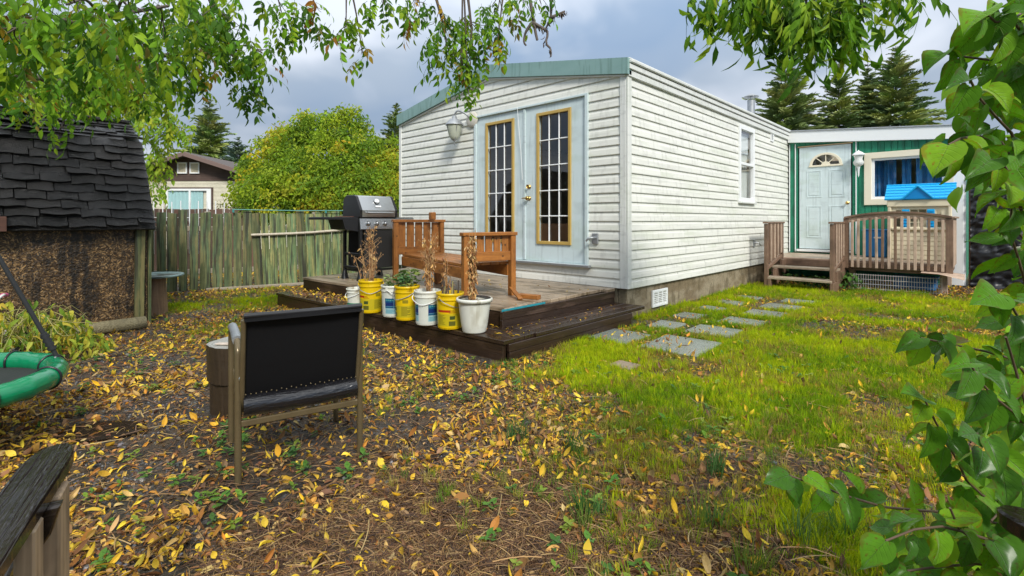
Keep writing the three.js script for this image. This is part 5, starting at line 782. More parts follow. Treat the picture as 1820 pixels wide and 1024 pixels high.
// ---------- spool table ----------
{
  const T = thing('spool_table', 'small round table with peeling blue grey top on a log foot beside the fence', 'table', [-4.38, 0, 3.78]);
  part('log_foot', (() => { const g = new THREE.CylinderGeometry(0.125, 0.15, 0.46, 26, 3), p = g.attributes.position; for (let i = 0; i < p.count; i++) { const a = Math.atan2(p.getZ(i), p.getX(i)), k = 1 + 0.05 * Math.sin(a * 3) + 0.02 * Math.sin(a * 11); p.setX(i, p.getX(i) * k); p.setZ(i, p.getZ(i) * k); } g.computeVertexNormals(); const uv = g.attributes.uv; for (let i = 0; i < uv.count; i++) uv.setXY(i, uv.getY(i) * 0.5, uv.getX(i)); return g; })(), M({ map: rep(T_grain, 1, 1), color: lin(0.27, 0.17, 0.10), roughness: 0.6, bumpMap: rep(T_grainB, 1, 1), bumpScale: 0.006 }), T, [0, 0.23, 0]);
  part('top', lathe([[0, 0.46], [0.31, 0.46], [0.325, 0.468], [0.325, 0.486], [0.315, 0.492], [0, 0.492]], 40), M({ map: (() => tex(256, 256, (u, v) => { const n = fbm(u * 6, v * 6, 2101, 5, 6, 6); return mix3([0.26, 0.38, 0.38], [0.07, 0.09, 0.08], sstep(0.5, 0.62, n)); }))(), roughness: 0.3 }), T);
}
// ---------- board fence ----------
{
  const a = V(-6.78, 0, 4.25), b = V(-5.12, 0, -0.45), L = a.distanceTo(b), F = thing('board_fence', 'weathered green stained board fence behind the deck', 'fence', [a.x, 0, a.z], Math.atan2(-(b.z - a.z), b.x - a.x));
  let x = 0, i = 0;
  while (x < L) {
    const wd = rr(0.115, 0.15), tall = 1.29 + rr(-0.03, 0.025), newer = x > 2.25, g = cbox(wd, tall, 0.022, 0.004), p = g.attributes.position;
    for (let k = 0; k < p.count; k++) if (p.getY(k) > tall / 2 - 0.02) p.setY(k, p.getY(k) - 0.03 * Math.abs(p.getX(k)) / wd * (i % 2) + 0.01 * Math.sin(i * 5 + p.getX(k) * 20)); g.computeVertexNormals();
    part('board', g, newer ? pick([mat.fenceC, mat.fenceB, mat.fenceC]) : pick([mat.fence, mat.fence, mat.fenceB]), F, [x + wd / 2, tall / 2 + 0.01, rr(-0.004, 0.006)], [rr(-0.012, 0.012), rr(-0.03, 0.03), newer ? 0.03 + rr(-0.02, 0.02) : rr(-0.008, 0.008)]);
    x += wd + (newer ? rr(0.002, 0.016) : rr(0.014, 0.04)); i++;
  }
  for (const y of [0.32, 1.02]) pbox('back_rail', L, 0.08, 0.035, mat.greyWood, F, [L / 2, y, -0.04]);
  for (let k = 0; k <= 3; k++) pbox('post', 0.09, 1.3, 0.09, mat.greyWood, F, [k * L / 3, 0.65, -0.11]);
  part('front_rail', tube([V(2.3, 0.905, 0.05), V(3.1, 0.93, 0.05), V(4.0, 0.99, 0.05), V(4.8, 1.02, 0.05)], 0.023, 0.023, 16, 8), M({ map: rep(T_grain, 1, 3), color: lin(0.52, 0.47, 0.38), roughness: 0.6 }), F);
  part('fallen_board', cbox(1.7, 0.05, 0.03, 0.004), mat.greyWood, F, [2.5, 0.03, 0.06], [0, 0, 0.01]);
  const r = thing('teal_line', 'thin teal cord strung along the top of the board fence', 'cord'); part('cord', tube([V(-6.05, 1.335, 2.35), V(-5.75, 1.325, 1.5), V(-5.45, 1.33, 0.7), V(-5.2, 1.33, 0.0)], 0.008, 0.008, 20, 5), M({ color: lin(0.09, 0.30, 0.26), roughness: 0.5 }), r);
  for (const [X, Z] of [[-6.05, 2.35], [-5.56, 0.98], [-5.28, 0.22]]) part('clip', cbox(0.03, 0.06, 0.03, 0.006), M({ color: lin(0.05, 0.24, 0.22), roughness: 0.5 }), r, [X + 0.01, 1.31, Z]);
  const w = thing('wire_border', 'white wire picket border showing above the board fence', 'wire fence'); for (let k = 0; k < 13; k++) { const t = k / 12; part('picket', rod([-7.05 + t * 0.72, 0.6, 3.75 - t * 1.35], [-7.05 + t * 0.72, 1.46 + 0.02 * (k % 2), 3.75 - t * 1.35], 0.008, 6), mat.white, w); } part('wire', rod([-7.05, 1.2, 3.75], [-6.33, 1.2, 2.4], 0.004, 5), mat.white, w);
  const nf = thing('brown_fence', 'dark brown board fence of the neighbouring yard', 'fence', [-11.2, 0, 3.4], 1.15); for (let k = 0; k < 22; k++) pbox('board', 0.135, 1.42 + rr(-0.02, 0.02), 0.02, M({ color: lin(0.13 + rr(-0.02, 0.02), 0.075, 0.055), roughness: 0.8 }), nf, [k * 0.142, 0.71, rr(-0.004, 0.004)]); for (const y of [0.35, 1.1]) pbox('rail', 3.1, 0.08, 0.03, mat.greyWood, nf, [1.5, y, -0.03]);
}
// ---------- neighbour's house ----------
{
  const N = thing('neighbour_house', 'small house with brown gable and cream siding beyond the fence', 'house', [-19.93, 0, -0.53], THREE.MathUtils.degToRad(43.5));
  const brown = M({ map: rep(T_grain, 0.3, 1), color: lin(0.10, 0.065, 0.055), roughness: 0.8 }), cream = M({ map: T_vinyl, color: lin(0.70, 0.66, 0.54), roughness: 0.6 }), W = 3.1;
  pbox('wall', 2 * W, 2.75, 0.12, cream, N, [0, 1.375, -0.07]); for (let k = 0; k < 16; k++) { const y = 0.2 + k * 0.16; if (y > 1.6 && y < 2.42) { pbox('siding_plank', W - 1.02, 0.15, 0.02, cream, N, [-(W + 1.02) / 2, y + 0.08, 0.004], [0.05, 0, 0]); pbox('siding_plank', W - 0.8, 0.15, 0.02, cream, N, [(W + 0.8) / 2, y + 0.08, 0.004], [0.05, 0, 0]); } else pbox('siding_plank', 2 * W, 0.15, 0.02, cream, N, [0, y + 0.08, 0.004], [0.05, 0, 0]); }
  const g = new THREE.Shape(); [[-W, 2.72], [W, 2.72], [0, 3.72]].forEach(([x, y], i) => i ? g.lineTo(x, y) : g.moveTo(x, y)); g.closePath(); part('gable', slab(g, 0.1, 0), brown, N, [0, 0, -0.06]);
  for (const x of [-0.36, 0.13]) { const v = new THREE.Group(); v.name = 'gable_vent'; v.position.set(x, 3.23, 0.06); N.add(v); part('frame', slab(rectShape(-0.19, -0.22, 0.19, 0.22, [[-0.15, -0.18, 0.15, 0.18]]), 0.03, 0.004), mat.white, v); for (let k = 0; k < 8; k++) part('slat', cbox(0.3, 0.036, 0.015, 0.003), mat.cream, v, [0, -0.16 + k * 0.046, 0.01], [0.5, 0, 0]); }
  const sl = Math.atan2(1.0, W), L = Math.hypot(W + 0.35, 1.12); for (const s of [-1, 1]) { part('roof', cbox(L, 0.07, 9, 0.01), M({ color: lin(0.09, 0.075, 0.068), roughness: 0.8 }), N, [s * (W + 0.35) / 2, 3.23, -3.95], [0, 0, -s * sl]); part('bargeboard', cbox(L, 0.16, 0.04, 0.006), M({ color: lin(0.17, 0.115, 0.10), roughness: 0.7 }), N, [s * (W + 0.35) / 2, 3.17, 0.57], [0, 0, -s * sl]); }
  pbox('wall', 0.12, 2.75, 8, cream, N, [-W + 0.06, 1.375, -4.2]); pbox('wall', 0.12, 2.75, 8, cream, N, [W - 0.06, 1.375, -4.2]);
  const w = new THREE.Group(); w.name = 'window'; N.add(w); part('frame', slab(rectShape(-1.0, 1.1, 0.78, 2.40, [[-0.93, 1.16, -0.09, 2.33], [-0.03, 1.16, 0.62, 2.33]]), 0.06, 0.006), mat.white, w, [0, 0, 0.03]); part('casing', slab(rectShape(-1.06, 1.04, 0.84, 2.46, [[-1.0, 1.1, 0.78, 2.4]]), 0.04, 0.004), brown, w, [0, 0, 0.02]);
  part('pane', cbox(0.86, 1.2, 0.006, 0.001), mat.glass, w, [-0.51, 1.745, 0.05]); part('pane', cbox(0.67, 1.2, 0.006, 0.001), mat.glass, w, [0.295, 1.745, 0.05]); part('curtain', slabWave(0.9, 1.2, 0.012, 6), mat.paleCurtain, w, [-0.51, 1.745, 0.028]); part('curtain', slabWave(0.5, 1.2, 0.012, 4), mat.paleCurtain, w, [0.2, 1.745, 0.028]);
}
// ---------- saucer swing ----------
{
  const S = thing('saucer_swing', 'green saucer swing hanging on black ropes beside the shed', 'swing', [-0.67, 0.335, 5.435], 0.5);
  const gr = M({ color: lin(0.0, 0.215, 0.085), roughness: 0.22, clearcoat: 0.5, clearcoatRoughness: 0.15 }), R = 0.49, rope = M({ color: lin(0.025, 0.027, 0.03), roughness: 0.6 });
  const g = new THREE.TorusGeometry(R, 0.055, 22, 220), p = g.attributes.position; for (let i = 0; i < p.count; i++) { const a = Math.atan2(p.getY(i), p.getX(i)), k = 1 + 0.004 * Math.sin(a * 26) * Math.sin(a * 9 + 1) + 0.01 * (fbm((a + 4) * 5, p.getZ(i) * 14 + 9, 2201, 3) - 0.5); p.setX(i, p.getX(i) * k); p.setY(i, p.getY(i) * k); p.setZ(i, p.getZ(i) * (1 + (k - 1) * 9)); } g.rotateX(Math.PI / 2); g.computeVertexNormals();
  part('padded_rim', g, gr, S); part('seat_mat', lathe([[0, -0.06], [0.25, -0.05], [0.44, -0.02]], 40), M({ color: lin(0.022, 0.025, 0.022), roughness: 0.7, bumpMap: rep(T_weave, 6, 6), bumpScale: 0.002 }), S);
  for (let k = 0; k < 10; k++) { const a = k / 10 * 6.283, gg = new THREE.TorusGeometry(0.058, 0.006, 6, 20); part('stitching', gg, mat.black, S, [R * Math.cos(a), 0, R * Math.sin(a)], [0, -a, 0]); }
  for (const a of [-1.15, 0.42, 2.0, 3.55]) { const e = V((R + 0.02) * Math.cos(a), 0.03, (R + 0.02) * Math.sin(a)), t = V(0, 1.3, 0); part('rope', tube([e, e.clone().lerp(t, 0.5), t], 0.0115, 0.0115, 6, 7), rope, S); const q = e.clone().lerp(t, 0.09); part('knot', tube([e.clone().lerp(t, 0.055), q, e.clone().lerp(t, 0.13)], u => 0.019 + 0.004 * Math.sin(u * 25), 0, 14, 8), rope, S); part('shackle', new THREE.TorusGeometry(0.022, 0.006, 6, 14), mat.galv, S, [e.x * 0.98, 0.035, e.z * 0.98], [0, a, 0]); }
  part('rope', tube([V(0, 1.28, 0), V(0.02, 2.2, 0), V(0, 2.95, 0)], 0.013, 0.013, 8, 7), rope, S);
}
// ---------- wooden garden armchairs, cut off by the picture's edge ----------
function adirondack(p, turn, label) {
  const A = thing('garden_armchair', label, 'chair', p, turn), m = mat.armWood, pale = M({ map: rep(T_grain, 1, 4), color: lin(0.42, 0.30, 0.19), roughness: 0.55, bumpMap: rep(T_grainB, 1, 4), bumpScale: 0.002 });
  for (const s of [-1, 1]) {
    const sh = new THREE.Shape(); sh.moveTo(-0.05, -0.42); sh.lineTo(0.045, -0.42); sh.bezierCurveTo(0.06, -0.1, 0.085, 0.15, 0.082, 0.30); sh.bezierCurveTo(0.08, 0.40, 0.03, 0.43, -0.02, 0.42); sh.bezierCurveTo(-0.07, 0.41, -0.075, 0.34, -0.07, 0.25); sh.bezierCurveTo(-0.062, 0.0, -0.05, -0.2, -0.05, -0.42);
    const g = slab(sh, 0.022, 0.005); g.rotateX(Math.PI / 2); g.scale(-s * 0.54, 1, 1); const uv = g.attributes.uv, p = g.attributes.position; for (let i = 0; i < uv.count; i++) uv.setXY(i, p.getZ(i), p.getX(i) + 0.3); if (s > 0) { const ix = g.index; } g.computeVertexNormals();
    part('armrest', g, m, A, [s * 0.33, 0.61, 0]);
    pbox('leg', 0.034, 0.58, 0.085, pale, A, [s * 0.36, 0.29, 0.24]); pbox('brace', 0.03, 0.58, 0.06, pale, A, [s * 0.352, 0.29, 0.10]); const b = new THREE.Shape(); b.moveTo(0, 0); b.lineTo(0.05, 0); b.lineTo(0.036, -0.05); b.lineTo(0, -0.11); b.closePath(); part('bracket', slab(b, 0.026, 0.003), m, A, [s * 0.335, 0.583, 0.17], [0, s > 0 ? 0 : Math.PI, 0]);
    pbox('leg', 0.032, 0.5, 0.09, pale, A, [s * 0.275, 0.22, -0.30], [-0.55, 0, 0]); pbox('side_rail', 0.03, 0.11, 0.86, m, A, [s * 0.262, 0.27, -0.08], [-0.2, 0, 0]);
  }
  for (let k = 0; k < 6; k++) pbox('seat_slat', 0.52, 0.02, 0.08, m, A, [0, 0.40 - k * 0.018, 0.27 - k * 0.092], [-0.2, 0, 0]);
  for (let k = 0; k < 5; k++) { const h = 0.80 - 0.05 * Math.abs(k - 2); part('back_slat', cbox(0.095, h, 0.02, 0.006), m, A, [(k - 2) * 0.104, 0.28 + h / 2 * 0.93, -0.28 - h * 0.17], [-0.36, 0, 0]); }
  pbox('back_rail', 0.72, 0.07, 0.03, m, A, [0, 0.565, -0.40]); return A;
}
adirondack([1.772, 0, 5.529], THREE.MathUtils.degToRad(-105.8), 'dark wet wooden armchair with curved armrest facing the log stump');
adirondack([3.63, 0, 3.785], Math.atan2(-0.894, -0.448), 'dark wooden armchair standing inside the leafy lilac');
// ---------- child's bicycle behind the cut weeds ----------
{
  const B = thing('child_bicycle', 'small child bicycle with pink handlebar grips lying against the shed', 'bicycle', [-3.2, 0, 5.35], 0.9); B.rotation.z = 0.0;
  const pk = M({ color: lin(0.65, 0.13, 0.28), roughness: 0.4 }), wt = M({ color: lin(0.7, 0.7, 0.68), roughness: 0.35 });
  for (const x of [-0.32, 0.34]) { const w = new THREE.Group(); w.name = 'wheel'; w.position.set(x, 0.17, 0); B.add(w); part('tyre', new THREE.TorusGeometry(0.15, 0.022, 8, 30), mat.blackMatte, w); part('rim', new THREE.TorusGeometry(0.128, 0.008, 6, 30), wt, w); part('hub', rod([0, 0, -0.03], [0, 0, 0.03], 0.014, 8), mat.steel, w); for (let k = 0; k < 10; k++) { const a = k * 0.628; part('spoke', rod([0, 0, 0.01], [0.128 * Math.cos(a), 0.128 * Math.sin(a), 0], 0.0015, 4), mat.steel, w); } }
  part('frame', mergeGeometries([tube([V(-0.32, 0.17, 0), V(-0.05, 0.17, 0), V(0.25, 0.38, 0)], 0.016, 0.016, 8, 8), tube([V(-0.32, 0.17, 0), V(-0.12, 0.34, 0), V(0.25, 0.38, 0)], 0.014, 0.014, 8, 8), tube([V(0.34, 0.17, 0), V(0.27, 0.35, 0), V(0.23, 0.47, 0)], 0.016, 0.016, 6, 8), tube([V(-0.05, 0.17, 0), V(-0.15, 0.44, 0)], 0.014, 0.014, 2, 8)]), wt, B);
  part('saddle', (() => { const g = new THREE.SphereGeometry(0.1, 16, 10); g.scale(1.25, 0.35, 0.7); return g; })(), mat.black, B, [-0.16, 0.46, 0]); part('handlebar', tube([V(0.16, 0.49, -0.22), V(0.22, 0.50, -0.12), V(0.23, 0.46, 0), V(0.22, 0.50, 0.12), V(0.16, 0.49, 0.22)], 0.011, 0.011, 18, 8), wt, B);
  for (const s of [-1, 1]) part('grip', rod([0.18, 0.494, s * 0.17], [0.135, 0.484, s * 0.27], 0.018, 8), pk, B);
}
// ---------- trees ----------
function sprayGeo(n, L, W, gap, droop, nseg = 2) {          // a compound leaf: leaflets in pairs along a drooping stalk
  const gs = [], len = gap * (n + 0.6), q = t => V(0, -droop * t * t * len, len * t);
  const stalk = tube([q(0), q(0.5), q(1)], 0.0022, 0.001, 3, 3, false); gs.push(stalk.toNonIndexed());
  const one = (p, ry, rx, rz, s) => { const g = leafGeo(L * s, W * s, 0.25, 0.5, nseg); g.applyMatrix4(at(p.x, p.y, p.z, rx, ry, rz)); gs.push(g); };
  for (let k = 0; k < n; k++) { const t = 0.25 + 0.68 * k / n; for (const s of [-1, 1]) one(q(t), s * rr(0.7, 1.1), rr(0.25, 0.7) + droop * t, s * rr(-0.2, 0.4), rr(0.75, 1.05)); }
  one(q(1), rr(-0.2, 0.2), 0.4 + droop, 0, 1.1);
  return mergeGeometries(gs.map(g => { const h = new THREE.BufferGeometry(); for (const k of ['position', 'normal', 'uv']) h.setAttribute(k, g.attributes[k]); return h; }));
}
const sprays = [sprayGeo(3, 0.074, 0.032, 0.05, 0.5, 4), sprayGeo(2, 0.082, 0.036, 0.055, 0.6, 4), sprayGeo(3, 0.07, 0.029, 0.05, 0.4, 4)];
const spraysBig = [sprayGeo(3, 0.105, 0.034, 0.05, 1.0, 3), sprayGeo(2, 0.11, 0.036, 0.055, 1.2, 3)];
function crown(parent, lumps, geos, dens, colorAt, size, hang = 0.5, flat = 1) {
  const lists = geos.map(() => []);
  for (const [x, y, z, r] of lumps) {
    const n = Math.ceil(dens * r * r);
    for (let k = 0; k < n; k++) {
      let a, b, c; do { a = rr(-1, 1); b = rr(-1, 1); c = rr(-1, 1); } while (a * a + b * b + c * c > 1);
      const e = 1 + 0.18 * (rnd() < 0.12), X = x + a * r * e, Y = y + b * r * e * flat, Z = z + c * r * e, i = Math.floor(rnd() * geos.length);
      lists[i].push([at(X, Y, Z, hang + rr(-0.5, 0.7), rr(0, 6.283), rr(-0.5, 0.5), size * rr(0.7, 1.2)), colorAt(X, Y, Z)]);
    }
  }
  lists.forEach((l, i) => copies('leaves', geos[i], M_leaf, l, parent));
}
function limbTo(limbs, p) { let best = null, bd = 1e9; for (const L of limbs) for (let u = 0.05; u <= 1; u += 0.05) { const q = L.getPoint(u), d = q.distanceTo(p) + 0.6 * Math.max(0, p.y - q.y); if (d < bd) { bd = d; best = q; } } return best; }
function bigTree(name, label, base, topY, r, limbPts, lumps, geos, dens, colorAt, size, twigs = 4) {
  const t = thing(name, label, 'tree', [0, 0, 0]); t.userData.group = undefined; delete t.userData.group;
  const fork = V(base[0] * 0.98, topY, base[2] * 0.985);
  part('trunk', tube([V(...base), V(base[0] + 0.05, topY * 0.4, base[2] - 0.04), V(fork.x - 0.03, topY * 0.75, fork.z + 0.03), fork], r, r * 0.7, 14, 12), mat.bark, t);
  const curves = limbPts.map(l => new THREE.CatmullRomCurve3([fork, ...l.map(p => V(...p))], false, 'centripetal'));
  curves.forEach(c => part('limb', tube(c.points, 0.055 * r / 0.16, 0.009, 30, 7), mat.bark, t));
  const tw = [];
  for (const [x, y, z, R] of lumps) {
    const p = V(x, y, z), q = limbTo(curves, p), m = q.clone().lerp(p, 0.5); m.y += 0.06; tw.push(tube([q, m, p], 0.011, 0.004, 8, 5));
    for (let k = 0; k < twigs; k++) { const a = rr(0, 6.28), e = V(x + R * rr(0.5, 0.95) * Math.cos(a), y + R * rr(-0.8, 0.4), z + R * rr(0.5, 0.95) * Math.sin(a)); tw.push(tube([m.clone().lerp(p, rr(0.3, 1)), p.clone().lerp(e, 0.5).add(V(0, 0.03, 0)), e], 0.0045, 0.0015, 5, 4)); }
  }
  const c = new THREE.Group(); c.name = 'crown'; t.add(c); part('twigs', mergeGeometries(tw), mat.twig, c).userData.kind = 'stuff'; crown(c, lumps, geos, dens, colorAt, size); return t;
}
const GREENS = [[0.09, 0.22, 0.008], [0.16, 0.33, 0.012], [0.05, 0.14, 0.008], [0.27, 0.41, 0.016]], AUT = [[0.30, 0.24, 0.02], [0.42, 0.25, 0.02], [0.33, 0.15, 0.02], [0.20, 0.17, 0.03]];
{
  const c = (x, y, z) => { const mid = sstep(-2.6, -0.4, x + z * -0.45), y0 = fbm(x * 4 + 3, z * 4 + y * 3, 2301, 3); return jit(pick(rnd() < 0.03 + 0.55 * sstep(0.52, 0.72, y0) * (0.12 + 0.88 * mid) ? AUT : GREENS), 0.22); };
  const t = bigTree('box_elder_tree', 'leafy tree with green and yellowing leaves overhanging the shed and yard', [-3.05, 0, 6.35], 2.5, 0.16, limbsA, crownA, sprays, 640, c, 1.0);
  // dead hanging twigs
  const d = dead.map(l => tube(l.map(p => V(...p)), 0.016, 0.008, 10, 6)); part('dead_branch', mergeGeometries([tube(dead[0].map(p => V(...p)), 0.019, 0.012, 10, 7), ...d.slice(1)]), M({ color: lin(0.12, 0.10, 0.09), roughness: 0.8 }), t);
  const dl = []; for (const l of dead.slice(2)) { const cv = new THREE.CatmullRomCurve3(l.map(p => V(...p))); for (let k = 0; k < 26; k++) { const q = cv.getPoint(rnd()); dl.push([at(q.x + rr(-0.02, 0.02), q.y, q.z + rr(-0.02, 0.02), rr(0.9, 1.9), rr(0, 6.28), rr(-0.6, 0.6), rr(0.7, 1.5)), jit([0.10, 0.075, 0.06], 0.3)]); } } copies('dead_leaves', G_dryleaf, M_dry, dl, t);
  const c2 = () => jit(pick(GREENS), 0.2);
  bigTree('ash_tree', 'tree with long pointed green leaves hanging above the roof of the white house', [4.9, 0, 0.6], 3.4, 0.15, limbsB, crownB, spraysBig, 900, c2, 1.15);
  const c3 = () => jit(pick([[0.26, 0.42, 0.02], [0.34, 0.48, 0.03], [0.42, 0.48, 0.04], [0.18, 0.32, 0.02]]), 0.2);
  bigTree('broadleaf_tree', 'bright green tree growing behind the garden shed', [-8.6, 0, 4.3], 2.4, 0.13, [[[-8.3, 3.2, 3.9], [-7.9, 3.2, 3.3]], [[-8.6, 3.5, 4.8], [-8.8, 3.3, 5.3]], [[-7.9, 2.6, 3.2], [-7.6, 2.0, 3.0]]], crownBack, sprays, 520, c3, 1.2);
}
const clumpGeo = (() => { const gs = []; for (let k = 0; k < 14; k++) { const g = leafGeo(0.085, 0.045, 0.25, 0.5, 2); g.applyMatrix4(at(rr(-0.1, 0.1), rr(-0.09, 0.09), rr(-0.1, 0.1), rr(-0.3, 1.0), rr(0, 6.28), rr(-0.6, 0.6), rr(0.7, 1.15))); gs.push(g); } return mergeGeometries(gs); })();
{
  const c = (x, y, z) => { const n = fbm(x * 1.5 + 9, y * 1.5 + z, 2401, 3); return jit(pick(n > 0.72 ? [[0.52, 0.44, 0.02], [0.50, 0.36, 0.02], [0.46, 0.46, 0.03]] : n > 0.52 ? [[0.36, 0.45, 0.02], [0.28, 0.41, 0.02], [0.44, 0.47, 0.03]] : [[0.22, 0.35, 0.02], [0.28, 0.40, 0.02], [0.14, 0.25, 0.02]]), 0.2); };
  const t = bigTree('yellowing_tree', 'bushy tree turning yellow beyond the board fence beside the white house', [-10.6, 0, -1.2], 1.2, 0.13, [[[-10.9, 2.0, -0.6], [-11.4, 2.6, -0.1]], [[-10.4, 2.4, -1.3], [-10.3, 3.6, -1.6]], [[-9.9, 2.0, -1.9], [-9.2, 2.6, -2.5]], [[-10.6, 2.2, -1.0], [-10.8, 3.4, -0.9]]], crownYellow, [clumpGeo], 520, c, 1.2);
  // low twiggy shrub before the neighbour's wall
  const sh = thing('grey_shrub', 'thin grey green shrub beside the cream neighbouring house', 'shrub', [-13.4, 0, -0.1]); const st = [], lv = []; for (let k = 0; k < 16; k++) { const a = rr(0, 6.28), e = V(0.6 * Math.cos(a) * rnd(), rr(1.2, 2.1), 0.6 * Math.sin(a) * rnd()); st.push(tube([V(0.05 * Math.cos(a), 0, 0.05 * Math.sin(a)), V(e.x * 0.4, e.y * 0.6, e.z * 0.4), e], 0.014, 0.004, 6, 5)); for (let j = 0; j < 14; j++) { const u = rr(0.4, 1); lv.push([at(e.x * u + rr(-0.15, 0.15), e.y * u, e.z * u + rr(-0.15, 0.15), rr(0, 1), rr(0, 6), 0, 0.8), jit(pick([[0.14, 0.16, 0.06], [0.2, 0.19, 0.09], [0.08, 0.11, 0.03]]), 0.2)]); } } part('stems', mergeGeometries(st), mat.twig, sh); copies('leaves', clumpGeo, M_leaf, lv, sh);
}
// spruces
const boughs = [0, 1, 2].map(() => {
  const f = [], ax = t => [0, 0.10 * Math.sin(t * 3) - 0.22 * t * t, t];
  const strip = (p, d, L, w, roll) => { const [dx, dy, dz] = d, sx = dz * Math.cos(roll), sz = -dx * Math.cos(roll), sy = Math.sin(roll); f.push([[p[0] - sx * w * 0.6, p[1] - sy * w * 0.6, p[2] - sz * w * 0.6], [p[0] + sx * w * 0.6, p[1] + sy * w * 0.6, p[2] + sz * w * 0.6], [p[0] + dx * L * 0.6 + sx * w, p[1] + dy * L * 0.6 + sy * w, p[2] + dz * L * 0.6 + sz * w], [p[0] + dx * L, p[1] + dy * L, p[2] + dz * L], [p[0] + dx * L * 0.6 - sx * w, p[1] + dy * L * 0.6 - sy * w, p[2] + dz * L * 0.6 - sz * w]]); };
  for (let k = 0; k < 12; k++) { const t = 0.1 + 0.88 * k / 12; for (const s of [-1, 1]) { const a = s * rr(0.6, 1.0), L = (0.42 * (1 - t) + 0.12) * rr(0.7, 1.2); for (const ro of [rr(-0.4, 0.4), rr(1.0, 2.0)]) strip(ax(t), [Math.sin(a), rr(-0.35, 0.05), Math.cos(a)], L, 0.032, ro); } strip(ax(t), [0, rr(-0.2, 0.3), 1], 0.16, 0.03, rr(-1.5, 1.5)); strip(ax(t), [rr(-0.3, 0.3), -0.8, 0.4], 0.13, 0.025, rr(-1, 1)); }
  return poly(f);
});
const M_needle = M({ color: lin(1, 1, 1), roughness: 0.8 });
function spruce(x, z, h, rad, label, bright, group) {
  const t = thing('spruce_tree', label, 'tree', [x, 0, z], rr(0, 6), group); part('trunk', tube([V(0, 0, 0), V(0, h * 0.5, 0), V(0, h, 0)], h * 0.016, 0.012, 8, 8), mat.bark, t);
  const lists = [[], [], []]; let y = h * 0.06;
  while (y < h * 0.985) {
    const u = y / h, L = rad * Math.pow(1 - u, 0.86) * rr(0.72, 1.12) + 0.10, n = u > 0.9 ? 4 : 6;
    for (let k = 0; k < n; k++) lists[Math.floor(rnd() * 3)].push([at(0, y + rr(-0.1, 0.1), 0, lerp(0.05, -0.6, sstep(0.3, 0.95, u)) + rr(-0.15, 0.15), k / n * 6.28 + rr(-0.5, 0.5) + y * 3, rr(-0.2, 0.2), [0.55 * L + 0.16, 0.55 * L + 0.16, L * rr(0.7, 1.15)]), jit(pick(bright), 0.25)]);
    y += lerp(0.21, 0.14, u);
  }
  const c = new THREE.Group(); c.name = 'crown'; t.add(c); lists.forEach((l, i) => copies('boughs', boughs[i], M_needle, l, c));
}
const SPR = [[0.21, 0.31, 0.10], [0.29, 0.37, 0.11], [0.14, 0.22, 0.085], [0.34, 0.38, 0.12]];
spruce(-4.0, -21.3, 8.9, 4.5, 'broad dark spruce leftmost of the group behind the green addition', SPR);
spruce(-2.1, -22.9, 8.6, 3.5, 'spruce half hidden in the middle of the group behind the addition', SPR);
spruce(-1.2, -24.6, 8.9, 3.2, 'narrow spruce crowded between two others behind the addition', SPR);
spruce(0.0, -23.6, 9.15, 4.1, 'tallest spruce with brown cone laden tip behind the green addition', SPR);
spruce(-30.7, -4.1, 8.4, 3.9, 'tall spruce standing behind the brown gabled neighbouring house', SPR);
spruce(-28.6, -5.0, 6.0, 3.0, 'shorter bluish spruce beside the tall one behind the neighbouring house', [[0.14, 0.22, 0.15], [0.19, 0.26, 0.18]]);
spruce(-19.3, -9.6, 7.3, 3.0, 'dark spruce showing at the left edge of the white house', SPR);
// trees behind the camera, mirrored in the door glass
spruce(-5.5, 14.5, 6.5, 2.6, 'spruce standing alone at the corner of the yard behind the armchair', SPR);
spruce(-0.5, 16.0, 7.5, 2.9, 'large spruce at the back boundary facing the double doors', SPR);
spruce(3.8, 15.0, 6.8, 2.7, 'smaller spruce at the back boundary beside the large one', SPR);
